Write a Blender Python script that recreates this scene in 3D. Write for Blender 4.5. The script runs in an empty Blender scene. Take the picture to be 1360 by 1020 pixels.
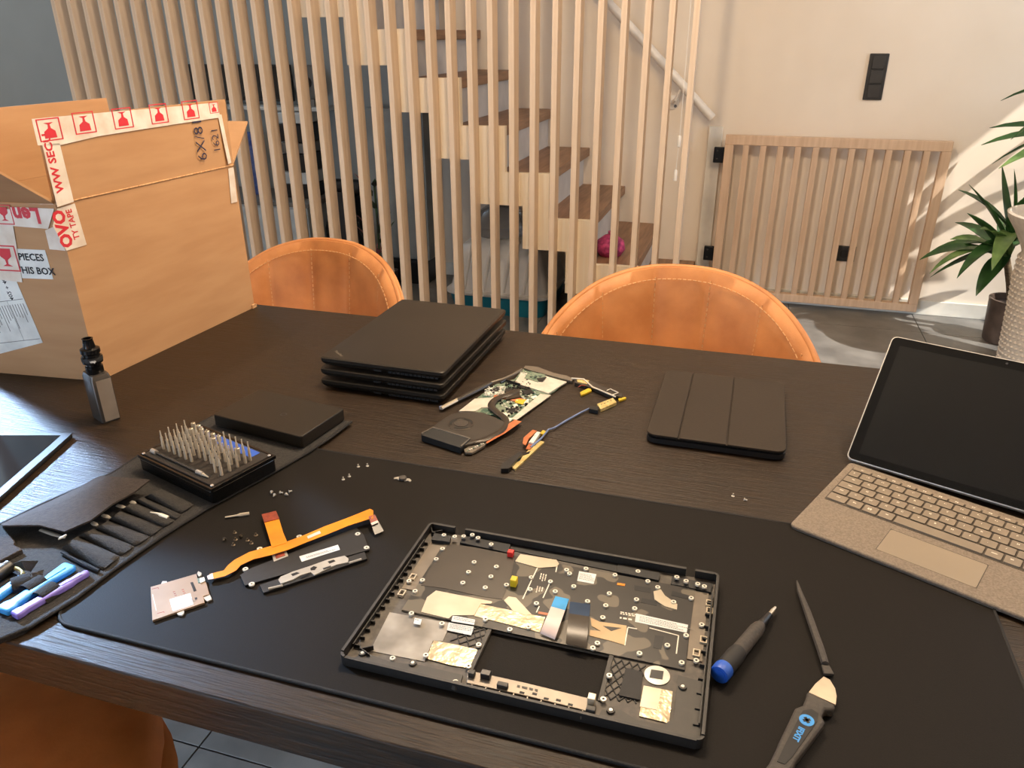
import bpy, bmesh, math, random
from mathutils import Vector, Matrix
random.seed(7)
sc = bpy.context.scene
COL = sc.collection
PI = math.pi

# ------------------------------------------------------------------ camera
TT = 0.76                      # table top height
FPX, PITCH, ROLL, YAW = 1021.0, 0.4271, -0.0046, 0.2975
CAM = Vector((0.0, 0.0, TT + 0.55))
def cam_matrix():
    cp, sp = math.cos(PITCH), math.sin(PITCH)
    right = Vector((1, 0, 0)); fwd = Vector((0, cp, -sp)); up = Vector((0, sp, cp))
    c, s = math.cos(ROLL), math.sin(ROLL)
    r2 = c * right + s * up; u2 = -s * right + c * up
    m = Matrix((r2, u2, -fwd)).transposed()
    return Matrix.Rotation(YAW, 3, 'Z') @ m
CR = cam_matrix()
cd = bpy.data.cameras.new('camera'); cam = bpy.data.objects.new('camera', cd); COL.objects.link(cam)
cd.sensor_fit = 'HORIZONTAL'; cd.sensor_width = 36.0; cd.lens = FPX * 36.0 / 1360.0
cd.clip_start = 0.02
cam.matrix_world = Matrix.Translation(CAM) @ CR.to_4x4()
sc.camera = cam
def _ray(px, py): return CR @ Vector(((px - 680) / FPX, -(py - 510) / FPX, -1.0))
def T(px, py, z=TT):           # point of the level plane z seen at a photo pixel
    d = _ray(px, py); return CAM + d * ((z - CAM.z) / d.z)
def WY(px, py, y):             # point of the upright plane Y = y
    d = _ray(px, py); return CAM + d * (y / d.y)
def VPL(px, py, p0, n):        # point of any plane
    d = _ray(px, py); return CAM + d * ((Vector(p0) - CAM).dot(Vector(n)) / d.dot(Vector(n)))

# ------------------------------------------------------------------ view, world, lights
sc.view_settings.view_transform = 'Standard'; sc.view_settings.look = 'None'
sc.view_settings.gamma = 1.0; sc.view_settings.use_curve_mapping = False
sc.view_settings.exposure = 0.0
try:
    sc.cycles.use_denoising = True
    sc.cycles.max_bounces = 8; sc.cycles.diffuse_bounces = 4
    sc.cycles.sample_clamp_indirect = 6.0
except Exception: pass
w = bpy.data.worlds.new('daylight'); sc.world = w; w.use_nodes = True
bg = w.node_tree.nodes['Background']
bg.inputs['Color'].default_value = (0.60, 0.77, 1.0, 1); bg.inputs['Strength'].default_value = 6.0

def light(name, kind, loc, energy, color, **kw):
    d = bpy.data.lights.new(name, kind); d.energy = energy; d.color = color
    o = bpy.data.objects.new(name, d); COL.objects.link(o); o.location = loc
    for k, v in kw.items():
        if k == 'aim': o.rotation_euler = (Vector(v)).to_track_quat('-Z', 'Y').to_euler()
        else: setattr(d, k, v)
    return o
WARM = (1.0, 0.785, 0.56)
light('ceiling_spot_light', 'POINT', (-0.38, 1.72, 2.46), 64, WARM, shadow_soft_size=0.04)
light('table_pendant_light', 'POINT', (-0.42, 1.22, 1.78), 21, WARM, shadow_soft_size=0.05)
light('ceiling_spot_light', 'POINT', (0.75, 1.45, 2.46), 52, WARM, shadow_soft_size=0.04)
light('ceiling_spot_light', 'POINT', (-1.55, 1.55, 2.46), 15, WARM, shadow_soft_size=0.04)
light('added_cool_beam', 'AREA', (-5.12, 2.35, 3.3), 20, (0.44, 0.66, 1.0), shape='SQUARE', size=0.6, spread=math.radians(12), aim=(3.72, -1.72, -2.54))  # added narrow cool lamp, brightens the left end of the table
light('added_floor_fill', 'AREA', (-1.55, -1.9, 0.5), 7, (0.60, 0.78, 1.0), shape='RECTANGLE', size=0.8, size_y=0.5, spread=math.radians(22), aim=(0.95, 2.75, -0.55))  # added low cool lamp, lifts the floor under the near table edge
light('sun', 'SUN', (4, 2, 5), 6.5, (1.0, 0.95, 0.88), angle=0.012, aim=(-1, 0.5, -1.12))
light('added_high_window_portal', 'AREA', (-4.22, 4.12, 2.85), 10, (1, 1, 1), shape='RECTANGLE', size=1.75, size_y=2.5, aim=(0, -1, 0)).data.cycles.is_portal = True
light('added_front_window_portal', 'AREA', (-1.9, -1.95, 1.12), 10, (1, 1, 1), shape='RECTANGLE', size=2.0, size_y=2.16, aim=(0, 1, 0)).data.cycles.is_portal = True
light('right_window_portal', 'AREA', (2.25, 2.935, 1.865), 10, (1, 1, 1), shape='RECTANGLE', size=1.57, size_y=1.23, aim=(-1, 0, 0)).data.cycles.is_portal = True

# ------------------------------------------------------------------ materials
def lin(c):
    r = []
    for v in c:
        v /= 255.0
        r.append(v / 12.92 if v <= 0.04045 else ((v + 0.055) / 1.055) ** 2.4)
    return (r[0], r[1], r[2], 1.0)
MATS = {}
def mat(name, rgb, rough=0.5, metal=0.0, rgb2=None, scale=40.0, stretch=(1, 1, 1), bump=0.0, bscale=None,
        lo=0.35, hi=0.65, spec=0.5, trans=0.0, rvar=0.0, coat=0.0, detail=3.0, alpha=1.0, sss=0.0):
    m = bpy.data.materials.new(name); m.use_nodes = True; nt = m.node_tree; N = nt.nodes; L = nt.links
    b = N['Principled BSDF']
    b.inputs['Roughness'].default_value = rough; b.inputs['Metallic'].default_value = metal
    b.inputs['Specular IOR Level'].default_value = spec
    b.inputs['Transmission Weight'].default_value = trans
    b.inputs['Coat Weight'].default_value = coat
    b.inputs['Alpha'].default_value = alpha
    if rgb2 is None: rgb2 = tuple(max(0, v * 0.9) for v in rgb)
    tc = N.new('ShaderNodeTexCoord'); mp = N.new('ShaderNodeMapping'); mp.inputs['Scale'].default_value = stretch
    L.new(tc.outputs['Object'], mp.inputs['Vector'])
    nz = N.new('ShaderNodeTexNoise'); nz.inputs['Scale'].default_value = scale; nz.inputs['Detail'].default_value = detail
    L.new(mp.outputs['Vector'], nz.inputs['Vector'])
    rp = N.new('ShaderNodeValToRGB'); rp.color_ramp.elements[0].position = lo; rp.color_ramp.elements[1].position = hi
    rp.color_ramp.elements[0].color = lin(rgb2); rp.color_ramp.elements[1].color = lin(rgb)
    L.new(nz.outputs['Fac'], rp.inputs['Fac']); L.new(rp.outputs['Color'], b.inputs['Base Color'])
    if rvar:
        mr = N.new('ShaderNodeMapRange'); mr.inputs['To Min'].default_value = rough - rvar; mr.inputs['To Max'].default_value = rough + rvar
        mr.inputs['From Min'].default_value = 0.3; mr.inputs['From Max'].default_value = 0.7
        L.new(nz.outputs['Fac'], mr.inputs['Value']); L.new(mr.outputs['Result'], b.inputs['Roughness'])
    if bump:
        src = nz
        if bscale:
            src = N.new('ShaderNodeTexNoise'); src.inputs['Scale'].default_value = bscale; src.inputs['Detail'].default_value = 2
            L.new(mp.outputs['Vector'], src.inputs['Vector'])
        bp = N.new('ShaderNodeBump'); bp.inputs['Strength'].default_value = bump; bp.inputs['Distance'].default_value = 0.002
        L.new(src.outputs['Fac'], bp.inputs['Height']); L.new(bp.outputs['Normal'], b.inputs['Normal'])
    MATS[name] = m
    return m
mat('wall', (231, 217, 198), 0.85, rgb2=(226, 211, 191), scale=3)
mat('wall_grey', (168, 171, 168), 0.85, rgb2=(162, 165, 162), scale=3)
mat('ceiling', (214, 208, 198), 0.9, scale=3)
mat('skirting', (228, 222, 208), 0.5, scale=5)
mat('tile', (128, 125, 120), 0.42, rgb2=(98, 96, 93), scale=7, bump=0.15, bscale=60, rvar=0.06, detail=6)
mat('grout', (58, 57, 55), 0.9, scale=30)
mat('slat_wood', (228, 206, 182), 0.55, rgb2=(212, 186, 158), scale=9, stretch=(6, 6, 0.35), bump=0.05, lo=0.3, hi=0.7)
mat('gate_wood', (210, 180, 150), 0.55, rgb2=(196, 164, 134), scale=9, stretch=(6, 6, 0.4), bump=0.05)
mat('stringer_wood', (242, 228, 202), 0.5, rgb2=(236, 218, 188), scale=10, stretch=(8, 8, 0.3), bump=0.04)
mat('tread_wood', (152, 114, 84), 0.45, rgb2=(122, 88, 62), scale=10, stretch=(6, 0.5, 6), bump=0.06)
mat('riser_white', (214, 208, 200), 0.6, scale=6)
mat('table_wood', (54, 39, 23), 0.45, rgb2=(26, 18, 10), scale=14, stretch=(1.5, 34, 20), bump=0.55, lo=0.34, hi=0.72, rvar=0.07, detail=5, spec=0.28)
mat('mat_cloth', (25, 21, 17), 0.62, rgb2=(20, 17, 14), scale=900, bump=0.12, spec=0.12)
mat('mat_hem', (20, 19, 19), 0.8, scale=500, bump=0.4)
mat('leather', (214, 146, 86), 0.55, rgb2=(182, 116, 62), scale=13, bump=0.12, bscale=240, lo=0.3, hi=0.72, detail=7, rvar=0.05)
mat('stitch', (214, 162, 108), 0.7, scale=80)
mat('black_metal', (22, 22, 23), 0.4, 0.6, scale=40)
mat('cardboard', (186, 143, 100), 0.75, rgb2=(176, 132, 90), scale=6, stretch=(1, 1, 6), bump=0.05, bscale=90)
mat('cardboard_edge', (214, 172, 124), 0.85, rgb2=(170, 122, 78), scale=200)
mat('tape', (232, 222, 208), 0.32, rgb2=(214, 198, 180), scale=35, bump=0.25, bscale=45)
mat('red_print', (204, 34, 46), 0.5, rgb2=(196, 44, 52), scale=60)
mat('paper', (230, 230, 224), 0.6, scale=30)
mat('ink', (22, 22, 24), 0.6, scale=60)
mat('grey_ink', (120, 116, 110), 0.6, scale=60)
mat('pen_ink', (34, 32, 60), 0.6, scale=60)
mat('chrome', (214, 208, 200), 0.18, 0.5, scale=20)
mat('gunmetal', (104, 98, 92), 0.25, 0.6, scale=20)
mat('brushed_plate', (168, 154, 138), 0.35, 0.3, scale=20)
mat('gloss_black', (14, 14, 14), 0.18, scale=30)
mat('plastic_black', (26, 25, 25), 0.38, rgb2=(22, 21, 21), scale=120, bump=0.05)
mat('laptop_black', (42, 36, 29), 0.42, rgb2=(38, 33, 27), scale=300, bump=0.04, spec=0.22)
mat('laptop_dark', (8, 8, 8), 0.6, scale=60)
mat('folio', (48, 39, 30), 0.55, rgb2=(44, 36, 28), scale=260, bump=0.1, spec=0.22)
mat('screen_glass', (8, 8, 8), 0.12, scale=10, spec=0.35)
mat('bezel_grey', (44, 44, 46), 0.5, scale=40)
mat('alu', (222, 217, 208), 0.32, 0.4, scale=60)
mat('platinum', (196, 190, 182), 0.38, 0.7, scale=60)
mat('alcantara', (138, 125, 111), 0.9, rgb2=(118, 106, 93), scale=420, bump=0.25, bscale=900, detail=6)
mat('key_well', (80, 71, 61), 0.8, scale=200)
mat('key_cap', (136, 123, 106), 0.6, rgb2=(130, 117, 101), scale=60)
mat('touchpad_face', (148, 134, 115), 0.42, rgb2=(144, 130, 112), scale=10)
mat('legend', (244, 236, 216), 0.5, scale=60)
mat('felt', (52, 49, 46), 0.95, rgb2=(40, 38, 36), scale=260, bump=0.5, bscale=500, detail=5)
mat('felt_brown', (60, 51, 46), 0.95, rgb2=(48, 41, 37), scale=200, bump=0.5, bscale=500, detail=5)
mat('felt_dark', (34, 32, 31), 0.95, rgb2=(28, 26, 26), scale=260, bump=0.5, bscale=500)
mat('foam', (44, 36, 29), 0.9, rgb2=(38, 31, 25), scale=300, bump=0.3)
mat('blue_plastic', (38, 92, 196), 0.4, rgb2=(34, 84, 184), scale=50)
mat('sky_plastic', (60, 160, 235), 0.4, rgb2=(48, 142, 220), scale=50)
mat('purple_plastic', (140, 124, 214), 0.4, rgb2=(124, 108, 198), scale=50)
mat('bit_steel', (226, 212, 188), 0.28, 0.35, scale=40)
mat('steel', (206, 199, 186), 0.3, 0.35, scale=40)
mat('blade_steel', (226, 206, 182), 0.34, 0.85, scale=30)
mat('rubber', (34, 32, 30), 0.7, rgb2=(30, 28, 26), scale=120)
mat('rubber_grey', (70, 64, 58), 0.7, rgb2=(60, 55, 50), scale=300, bump=0.2)
mat('pcb_green', (54, 86, 72), 0.45, rgb2=(120, 132, 112), scale=150, lo=0.5, hi=0.56, bump=0.3, detail=4)
mat('pcb_white', (236, 230, 214), 0.4, rgb2=(190, 186, 170), scale=220, lo=0.36, hi=0.4)
mat('shield', (232, 226, 212), 0.35, 0.3, rgb2=(214, 206, 190), scale=60)
mat('chip', (24, 24, 26), 0.3, scale=60)
mat('fan_black', (52, 45, 38), 0.42, rgb2=(47, 41, 35), scale=60)
mat('heat_pipe', (58, 49, 40), 0.3, 0.2, scale=40)
mat('polyimide', (245, 150, 22), 0.34, rgb2=(232, 132, 14), scale=30, bump=0.05)
mat('copper_flex', (196, 116, 72), 0.4, rgb2=(176, 96, 54), scale=80)
mat('flex_red', (152, 62, 34), 0.45, rgb2=(120, 46, 28), scale=200)
mat('gold', (236, 214, 150), 0.32, 0.4, rgb2=(206, 178, 106), scale=200)
mat('yellow_tape', (214, 178, 40), 0.5, scale=40)
mat('wire_blue', (110, 128, 170), 0.5, scale=40)
mat('film', (104, 96, 82), 0.28, rgb2=(48, 45, 41), scale=34, lo=0.53, hi=0.545, detail=1.2, coat=0.4)
mat('film_fan', (66, 58, 48), 0.32, rgb2=(58, 50, 42), scale=14, coat=0.4, bump=0.1, bscale=20)
mat('plate_grey', (126, 116, 102), 0.38, 0.35, rgb2=(110, 101, 90), scale=30)
mat('plate_light', (204, 190, 166), 0.34, 0.3, rgb2=(184, 170, 146), scale=24, bump=0.25, bscale=30)
mat('foil', (214, 198, 168), 0.3, 0.5, rgb2=(180, 162, 132), scale=70, bump=0.5, bscale=110)
mat('clear_film', (190, 182, 168), 0.22, 0.1, rgb2=(140, 132, 120), scale=22, bump=0.3, bscale=30, coat=0.6)
mat('deck', (86, 79, 69), 0.55, rgb2=(64, 58, 52), scale=120)
mat('deck_dark', (58, 54, 48), 0.55, scale=120)
mat('magnesium', (34, 32, 30), 0.5, rgb2=(30, 28, 26), scale=200, bump=0.05)
mat('ring_white', (238, 230, 212), 0.35, 0.2, scale=40)
mat('ribbon_white', (232, 208, 196), 0.45, rgb2=(224, 198, 186), scale=40)
mat('ribbon_black', (62, 54, 44), 0.35, rgb2=(56, 48, 40), scale=40)
mat('ribbon_blue', (74, 166, 226), 0.4, scale=40)
mat('ribbon_navy', (32, 58, 86), 0.4, scale=40)
mat('beige_flex', (200, 168, 122), 0.45, rgb2=(190, 156, 110), scale=40)
mat('red_plastic', (226, 44, 36), 0.45, scale=40)
mat('yellow_plastic', (236, 204, 32), 0.45, scale=40)
mat('tan_plate', (160, 134, 110), 0.4, 0.3, rgb2=(150, 125, 102), scale=30)
mat('leaf', (62, 104, 50), 0.42, rgb2=(34, 68, 34), scale=14, stretch=(1, 1, 1), lo=0.3, hi=0.7)
mat('leaf_light', (128, 158, 92), 0.4, rgb2=(74, 112, 60), scale=14, lo=0.3, hi=0.7)
mat('trunk', (128, 108, 82), 0.85, rgb2=(92, 76, 56), scale=30, stretch=(1, 1, 4), bump=0.5)
mat('pot_bronze', (112, 94, 82), 0.45, 0.3, rgb2=(84, 70, 62), scale=14, detail=6)
mat('soil', (44, 34, 26), 0.95, scale=120, bump=0.8)
mat('ceramic', (208, 195, 178), 0.6, rgb2=(196, 182, 166), scale=50)
mat('switch_black', (40, 38, 36), 0.42, scale=40)
mat('switch_face', (50, 47, 44), 0.4, scale=40)
mat('rail_white', (236, 228, 216), 0.35, scale=10)
mat('screw_dark', (120, 108, 92), 0.35, 0.9, scale=60)
mat('white_lacquer', (214, 218, 216), 0.4, scale=10)
mat('grey_lacquer', (150, 152, 148), 0.5, scale=10)
mat('shelf_grey', (120, 116, 110), 0.5, scale=10)
mat('dark_glass', (26, 28, 30), 0.15, scale=10)
mat('litter_white', (222, 218, 210), 0.35, rgb2=(212, 208, 200), scale=10)
mat('teal', (22, 124, 146), 0.4, rgb2=(18, 112, 134), scale=10)
mat('clear_plastic', (206, 206, 204), 0.12, trans=0.75, scale=10)
mat('pink', (196, 70, 120), 0.7, rgb2=(140, 40, 84), scale=60)
mat('blue_cloth', (60, 84, 150), 0.8, rgb2=(110, 130, 180), scale=30)
mat('green_toy', (52, 130, 54), 0.5, rgb2=(30, 96, 40), scale=30)
mat('planter_green', (66, 96, 58), 0.8, rgb2=(52, 44, 34), scale=18)
mat('flower', (176, 92, 96), 0.8, rgb2=(88, 92, 60), scale=60)

# ------------------------------------------------------------------ mesh helpers
WL = {}                        # world location of each object's origin (all unrotated unless said)
def V(*a): return Vector(a)
class MB:
    def __init__(s): s.v = []; s.f = []
    def add(s, vs, fs):
        o = len(s.v); s.v += [Vector(p) for p in vs]; s.f += [tuple(i + o for i in f) for f in fs]; return s
    def box(s, x0, x1, y0, y1, z0, z1):
        return s.add([(x0, y0, z0), (x1, y0, z0), (x1, y1, z0), (x0, y1, z0), (x0, y0, z1), (x1, y0, z1), (x1, y1, z1), (x0, y1, z1)],
                     [(0, 3, 2, 1), (4, 5, 6, 7), (0, 1, 5, 4), (1, 2, 6, 5), (2, 3, 7, 6), (3, 0, 4, 7)])
    def obox(s, o, ux, uy, uz):      # box from a corner and three edge vectors
        o, ux, uy, uz = map(Vector, (o, ux, uy, uz))
        return s.add([o, o + ux, o + ux + uy, o + uy, o + uz, o + ux + uz, o + ux + uy + uz, o + uy + uz],
                     [(0, 3, 2, 1), (4, 5, 6, 7), (0, 1, 5, 4), (1, 2, 6, 5), (2, 3, 7, 6), (3, 0, 4, 7)])
    def prism(s, pts, d):            # pts: closed outline (3D), d: extrusion vector
        pts = [Vector(p) for p in pts]; d = Vector(d); n = len(pts)
        nrm = Vector((0, 0, 0))
        for i in range(n): nrm += (pts[i] - pts[0]).cross(pts[(i + 1) % n] - pts[0])
        if nrm.dot(d) < 0: pts = pts[::-1]
        return s.add(pts + [p + d for p in pts], [tuple(range(n))[::-1], tuple(range(n, 2 * n))] + [(i, (i + 1) % n, n + (i + 1) % n, n + i) for i in range(n)])
    def slab(s, pts, z0, z1):        # outline in XY between two heights
        return s.prism([(p[0], p[1], z0) for p in pts], (0, 0, z1 - z0))
    def lathe(s, prof, c, n=24, axis=None):   # prof: (radius, height)
        c = Vector(c); ax = Vector(axis).normalized() if axis else Vector((0, 0, 1))
        q = Vector((0, 0, 1)).rotation_difference(ax); vs = []; fs = []
        for r, h in prof:
            for i in range(n):
                a = 2 * PI * i / n; vs.append(c + q @ Vector((r * math.cos(a), r * math.sin(a), h)))
        for k in range(len(prof) - 1):
            for i in range(n):
                j = (i + 1) % n; fs.append((k * n + i, k * n + j, (k + 1) * n + j, (k + 1) * n + i))
        fs.append(tuple(range(n))[::-1]); fs.append(tuple(range((len(prof) - 1) * n, len(prof) * n)))
        return s.add(vs, fs)
    def tube(s, pts, r, n=8, flat=1.0):
        pts = [Vector(p) for p in pts]; vs = []; fs = []
        rr = r if isinstance(r, (list, tuple)) else [r] * len(pts)
        up = None
        for k, p in enumerate(pts):
            t = (pts[min(k + 1, len(pts) - 1)] - pts[max(k - 1, 0)]).normalized()
            if up is None: up = Vector((0, 0, 1)) if abs(t.z) < 0.9 else Vector((1, 0, 0))
            a = t.cross(up).normalized(); b = a.cross(t).normalized()
            for i in range(n):
                an = 2 * PI * i / n; vs.append(p + (a * math.cos(an) + b * math.sin(an) * flat) * rr[k])
        for k in range(len(pts) - 1):
            for i in range(n):
                j = (i + 1) % n; fs.append((k * n + i, k * n + j, (k + 1) * n + j, (k + 1) * n + i))
        fs.append(tuple(range(n))[::-1]); fs.append(tuple(range((len(pts) - 1) * n, len(pts) * n)))
        return s.add(vs, fs)
    def grid(s, rows, thick=None):   # rows of points -> sheet; thick: a vector list of the same shape or a vector
        m = len(rows); n = len(rows[0]); vs = [Vector(p) for r in rows for p in r]
        fs = [(i * n + j, i * n + j + 1, (i + 1) * n + j + 1, (i + 1) * n + j) for i in range(m - 1) for j in range(n - 1)]
        if thick is None: return s.add(vs, fs)
        off = m * n
        th = [Vector(t) for r in thick for t in r] if isinstance(thick, list) else [Vector(thick)] * off
        vs2 = [p + t for p, t in zip(vs, th)]
        f2 = [tuple(off + i for i in f[::-1]) for f in fs]
        bd = []
        for j in range(n - 1):
            bd.append((j + 1, j, off + j, off + j + 1)); k = (m - 1) * n; bd.append((k + j, k + j + 1, off + k + j + 1, off + k + j))
        for i in range(m - 1):
            a, b = i * n, (i + 1) * n; bd.append((a, b, off + b, off + a)); a += n - 1; b += n - 1; bd.append((b, a, off + a, off + b))
        return s.add(vs + vs2, fs + f2 + bd)
    def ring(s, c, r0, r1, z0, z1, n=14):
        c = Vector(c); vs = []
        for r, z in ((r0, z0), (r1, z0), (r1, z1), (r0, z1)):
            vs += [c + Vector((r * math.cos(2 * PI * i / n), r * math.sin(2 * PI * i / n), z)) for i in range(n)]
        fs = []
        for k in range(4):
            for i in range(n):
                j = (i + 1) % n; fs.append((k * n + i, k * n + j, ((k + 1) % 4) * n + j, ((k + 1) % 4) * n + i))
        return s.add(vs, fs)
    def mesh(s, name, m, origin=(0, 0, 0), smooth=40):
        me = bpy.data.meshes.new(name); o = Vector(origin)
        me.from_pydata([tuple(p - o) for p in s.v], [], s.f); me.materials.append(MATS[m]); 
        bm = bmesh.new(); bm.from_mesh(me); bmesh.ops.recalc_face_normals(bm, faces=bm.faces); bm.to_mesh(me); bm.free()
        if smooth:
            me.shade_smooth(); me.set_sharp_from_angle(angle=math.radians(smooth))
        me.update(); return me
    def obj(s, name, m, parent=None, origin=None, label=None, bevel=0.0, smooth=40, seg=2, subsurf=0, kind=None):
        if parent is not None: o = WL[parent]
        else: o = Vector(origin) if origin is not None else V(0, 0, 0)
        me = s.mesh(name, m, o, smooth); ob = bpy.data.objects.new(name, me); COL.objects.link(ob)
        if parent is not None: ob.parent = parent
        else: ob.location = o
        WL[ob] = Vector(o)
        if label: ob['label'] = label
        if kind: ob['kind'] = kind
        if bevel:
            b = ob.modifiers.new('bevel', 'BEVEL'); b.width = bevel; b.segments = seg; b.limit_method = 'ANGLE'; b.angle_limit = math.radians(50)
        if subsurf:
            b = ob.modifiers.new('sub', 'SUBSURF'); b.levels = b.render_levels = subsurf
        return ob
def thing(name, label, cat, loc, group=None):
    o = bpy.data.objects.new(name, None); COL.objects.link(o); o.location = loc; o.empty_display_size = 0.05
    WL[o] = Vector(loc); o['label'] = label; o['category'] = cat
    if group: o['group'] = group
    return o
def tag(o, label, cat, group=None):
    o['label'] = label; o['category'] = cat
    if group: o['group'] = group
    return o
def struct(o, label=None):
    o['kind'] = 'structure'
    if label: o['label'] = label
    return o
def inst(name, me, parent, loc, rot=None):     # a part that shares its mesh
    o = bpy.data.objects.new(name, me); COL.objects.link(o); o.parent = parent
    o.location = Vector(loc) - (WL[parent] if parent is not None else V(0, 0, 0))
    if rot: o.rotation_euler = rot
    WL[o] = Vector(loc); return o
def text_verts(s, size, bold=0.0):
    cu = bpy.data.curves.new('t', 'FONT'); cu.body = s; cu.size = size; cu.align_x = 'CENTER'; cu.align_y = 'CENTER'; cu.resolution_u = 2; cu.offset = bold
    ob = bpy.data.objects.new('t', cu); COL.objects.link(ob); bpy.context.view_layer.update()
    me = bpy.data.meshes.new_from_object(ob)
    vs = [v.co.copy() for v in me.vertices]; fs = [tuple(p.vertices) for p in me.polygons]
    bpy.data.objects.remove(ob); bpy.data.curves.remove(cu); bpy.data.meshes.remove(me)
    return vs, fs
def put_text(mb, s, size, o, ux, uy, bold=0.0, stretch=1.0):
    vs, fs = text_verts(s, size, bold); o, ux, uy = Vector(o), Vector(ux).normalized(), Vector(uy).normalized()
    mb.add([o + ux * v.x * stretch + uy * v.y for v in vs], fs); return mb
def quad_on(mb, o, ux, uy, x0, x1, y0, y1, n, t=0.0004):   # thin slab on a surface with frame o, ux, uy and outward normal n
    o, ux, uy, n = map(Vector, (o, ux, uy, n))
    return mb.obox(o + ux * x0 + uy * y0, ux * (x1 - x0), uy * (y1 - y0), n * t)

# ================================================================== the room
XL, XR, YF, YB, HC, HV, XV = -5.2, 2.3, -2.0, 4.17, 2.6, 4.2, -2.42   # left side raised to double height, shaped to let added high light in
fl = MB().box(XL, XR, YF, YB, -0.06, -0.004).obj('floor', 'grout'); struct(fl, 'grey stone tile floor')
ts = 0.6; tme = MB().box(0.002, ts - 0.002, 0.002, ts - 0.002, -0.012, 0).mesh('tile', 'tile')
x = -0.935 - 8 * ts
while x < XR:
    y = 0.877 - 6 * ts
    while y < YB:
        x0, x1, y0, y1 = max(x, XL), min(x + ts, XR), max(y, YF), min(y + ts, YB)
        if x1 - x0 > 0.02 and y1 - y0 > 0.02:
            if x1 - x0 > ts - 0.001 and y1 - y0 > ts - 0.001: me = tme
            else: me = MB().box(0.002, x1 - x0 - 0.002, 0.002, y1 - y0 - 0.002, -0.012, 0).mesh('tile', 'tile')
            inst('tile', me, fl, (x0, y0, 0))
        y += ts
    x += ts
def wall_open_y(name, ya, yb, x0, x1, z0, z1, xe, mt_):
    m = MB(); m.box(XL - 0.12, x0, ya, yb, -0.06, HV); m.box(x1, xe, ya, yb, -0.06, HV); m.box(x0, x1, ya, yb, -0.06, z0); m.box(x0, x1, ya, yb, z1, HV)
    return struct(m.obj(name, mt_))
wall_open_y('wall_back_left', YB, YB + 0.12, -5.1, -3.34, 1.6, 4.1, -1.78, 'wall_grey')
struct(MB().box(-1.78, XR + 0.12, YB, YB + 0.12, -0.06, HV).obj('wall_back', 'wall'))
wall_open_y('wall_front', YF - 0.12, YF, -2.9, -0.9, 0.04, 2.2, XR + 0.12, 'wall')
struct(MB().box(XV, XR + 0.12, YF - 0.12, YB + 0.12, HC, HC + 0.1).box(XV, XV + 0.1, YF, YB, HC + 0.1, HV).box(XL - 0.12, XV + 0.1, YF - 0.12, YB + 0.12, HV, HV + 0.1).obj('ceiling', 'ceiling'))
def wall_open(name, xa, xb, y0, y1, z0, z1):
    m = MB(); m.box(xa, xb, YF, y0, -0.06, HC); m.box(xa, xb, y1, YB, -0.06, HC); m.box(xa, xb, y0, y1, -0.06, z0); m.box(xa, xb, y0, y1, z1, HC)
    return struct(m.obj(name, 'wall'))
struct(MB().box(XL - 0.12, XL, YF, 2.0, -0.06, HV).box(XL - 0.12, XL, 2.7, YB, -0.06, HV).box(XL - 0.12, XL, 2.0, 2.7, -0.06, 2.95).box(XL - 0.12, XL, 2.0, 2.7, 3.65, HV).obj('wall_left', 'wall'))
wall_open('wall_right', XR, XR + 0.12, 2.15, 3.72, 1.25, 2.48)
def window(n, xa, y0, y1, z0, z1, mull):
    r = bpy.data.objects.new('window_%d' % n, None); COL.objects.link(r); r.location = (xa, y0, z0); WL[r] = V(xa, y0, z0); struct(r)
    m = MB(); f = 0.05
    m.box(xa, xa + 0.05, y0, y0 + f, z0, z1); m.box(xa, xa + 0.05, y1 - f, y1, z0, z1); m.box(xa, xa + 0.05, y0 + f, y1 - f, z0, z0 + f); m.box(xa, xa + 0.05, y0 + f, y1 - f, z1 - f, z1)
    m.obj('window_frame', 'black_metal', r)
    for k in mull: MB().box(xa + 0.005, xa + 0.045, k - 0.025, k + 0.025, z0 + f, z1 - f).obj('mullion', 'black_metal', r)
window(4, XL - 0.09, 2.0, 2.7, 2.95, 3.65, [])  # unseen window, added around the cool beam lamp
window(2, XR + 0.04, 2.15, 3.72, 1.25, 2.48, [2.95])
def window_y(n, ya, x0, x1, z0, z1, mull):
    r = bpy.data.objects.new('window_%d' % n, None); COL.objects.link(r); r.location = (x0, ya, z0); WL[r] = V(x0, ya, z0); struct(r)
    m = MB(); f = 0.05
    m.box(x0, x0 + f, ya, ya + 0.05, z0, z1); m.box(x1 - f, x1, ya, ya + 0.05, z0, z1); m.box(x0 + f, x1 - f, ya, ya + 0.05, z0, z0 + f); m.box(x0 + f, x1 - f, ya, ya + 0.05, z1 - f, z1)
    m.obj('window_frame', 'black_metal', r)
    for k in mull: MB().box(k - 0.025, k + 0.025, ya + 0.005, ya + 0.045, z0 + f, z1 - f).obj('mullion', 'black_metal', r)
window_y(3, YB + 0.04, -5.1, -3.34, 1.6, 4.1, [])  # unseen high window, added for cool light from the far left
window_y(1, YF - 0.09, -2.9, -0.9, 0.04, 2.2, [-1.9])  # unseen window behind the camera, added for cool light on near faces
struct(MB().box(-0.14, XR, YB - 0.014, YB, 0, 0.075).obj('baseboard_back', 'skirting', bevel=0.003))
struct(MB().box(XL, -1.30, YB - 0.014, YB, 0, 0.075).obj('baseboard_back_left', 'skirting', bevel=0.003))

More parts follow.
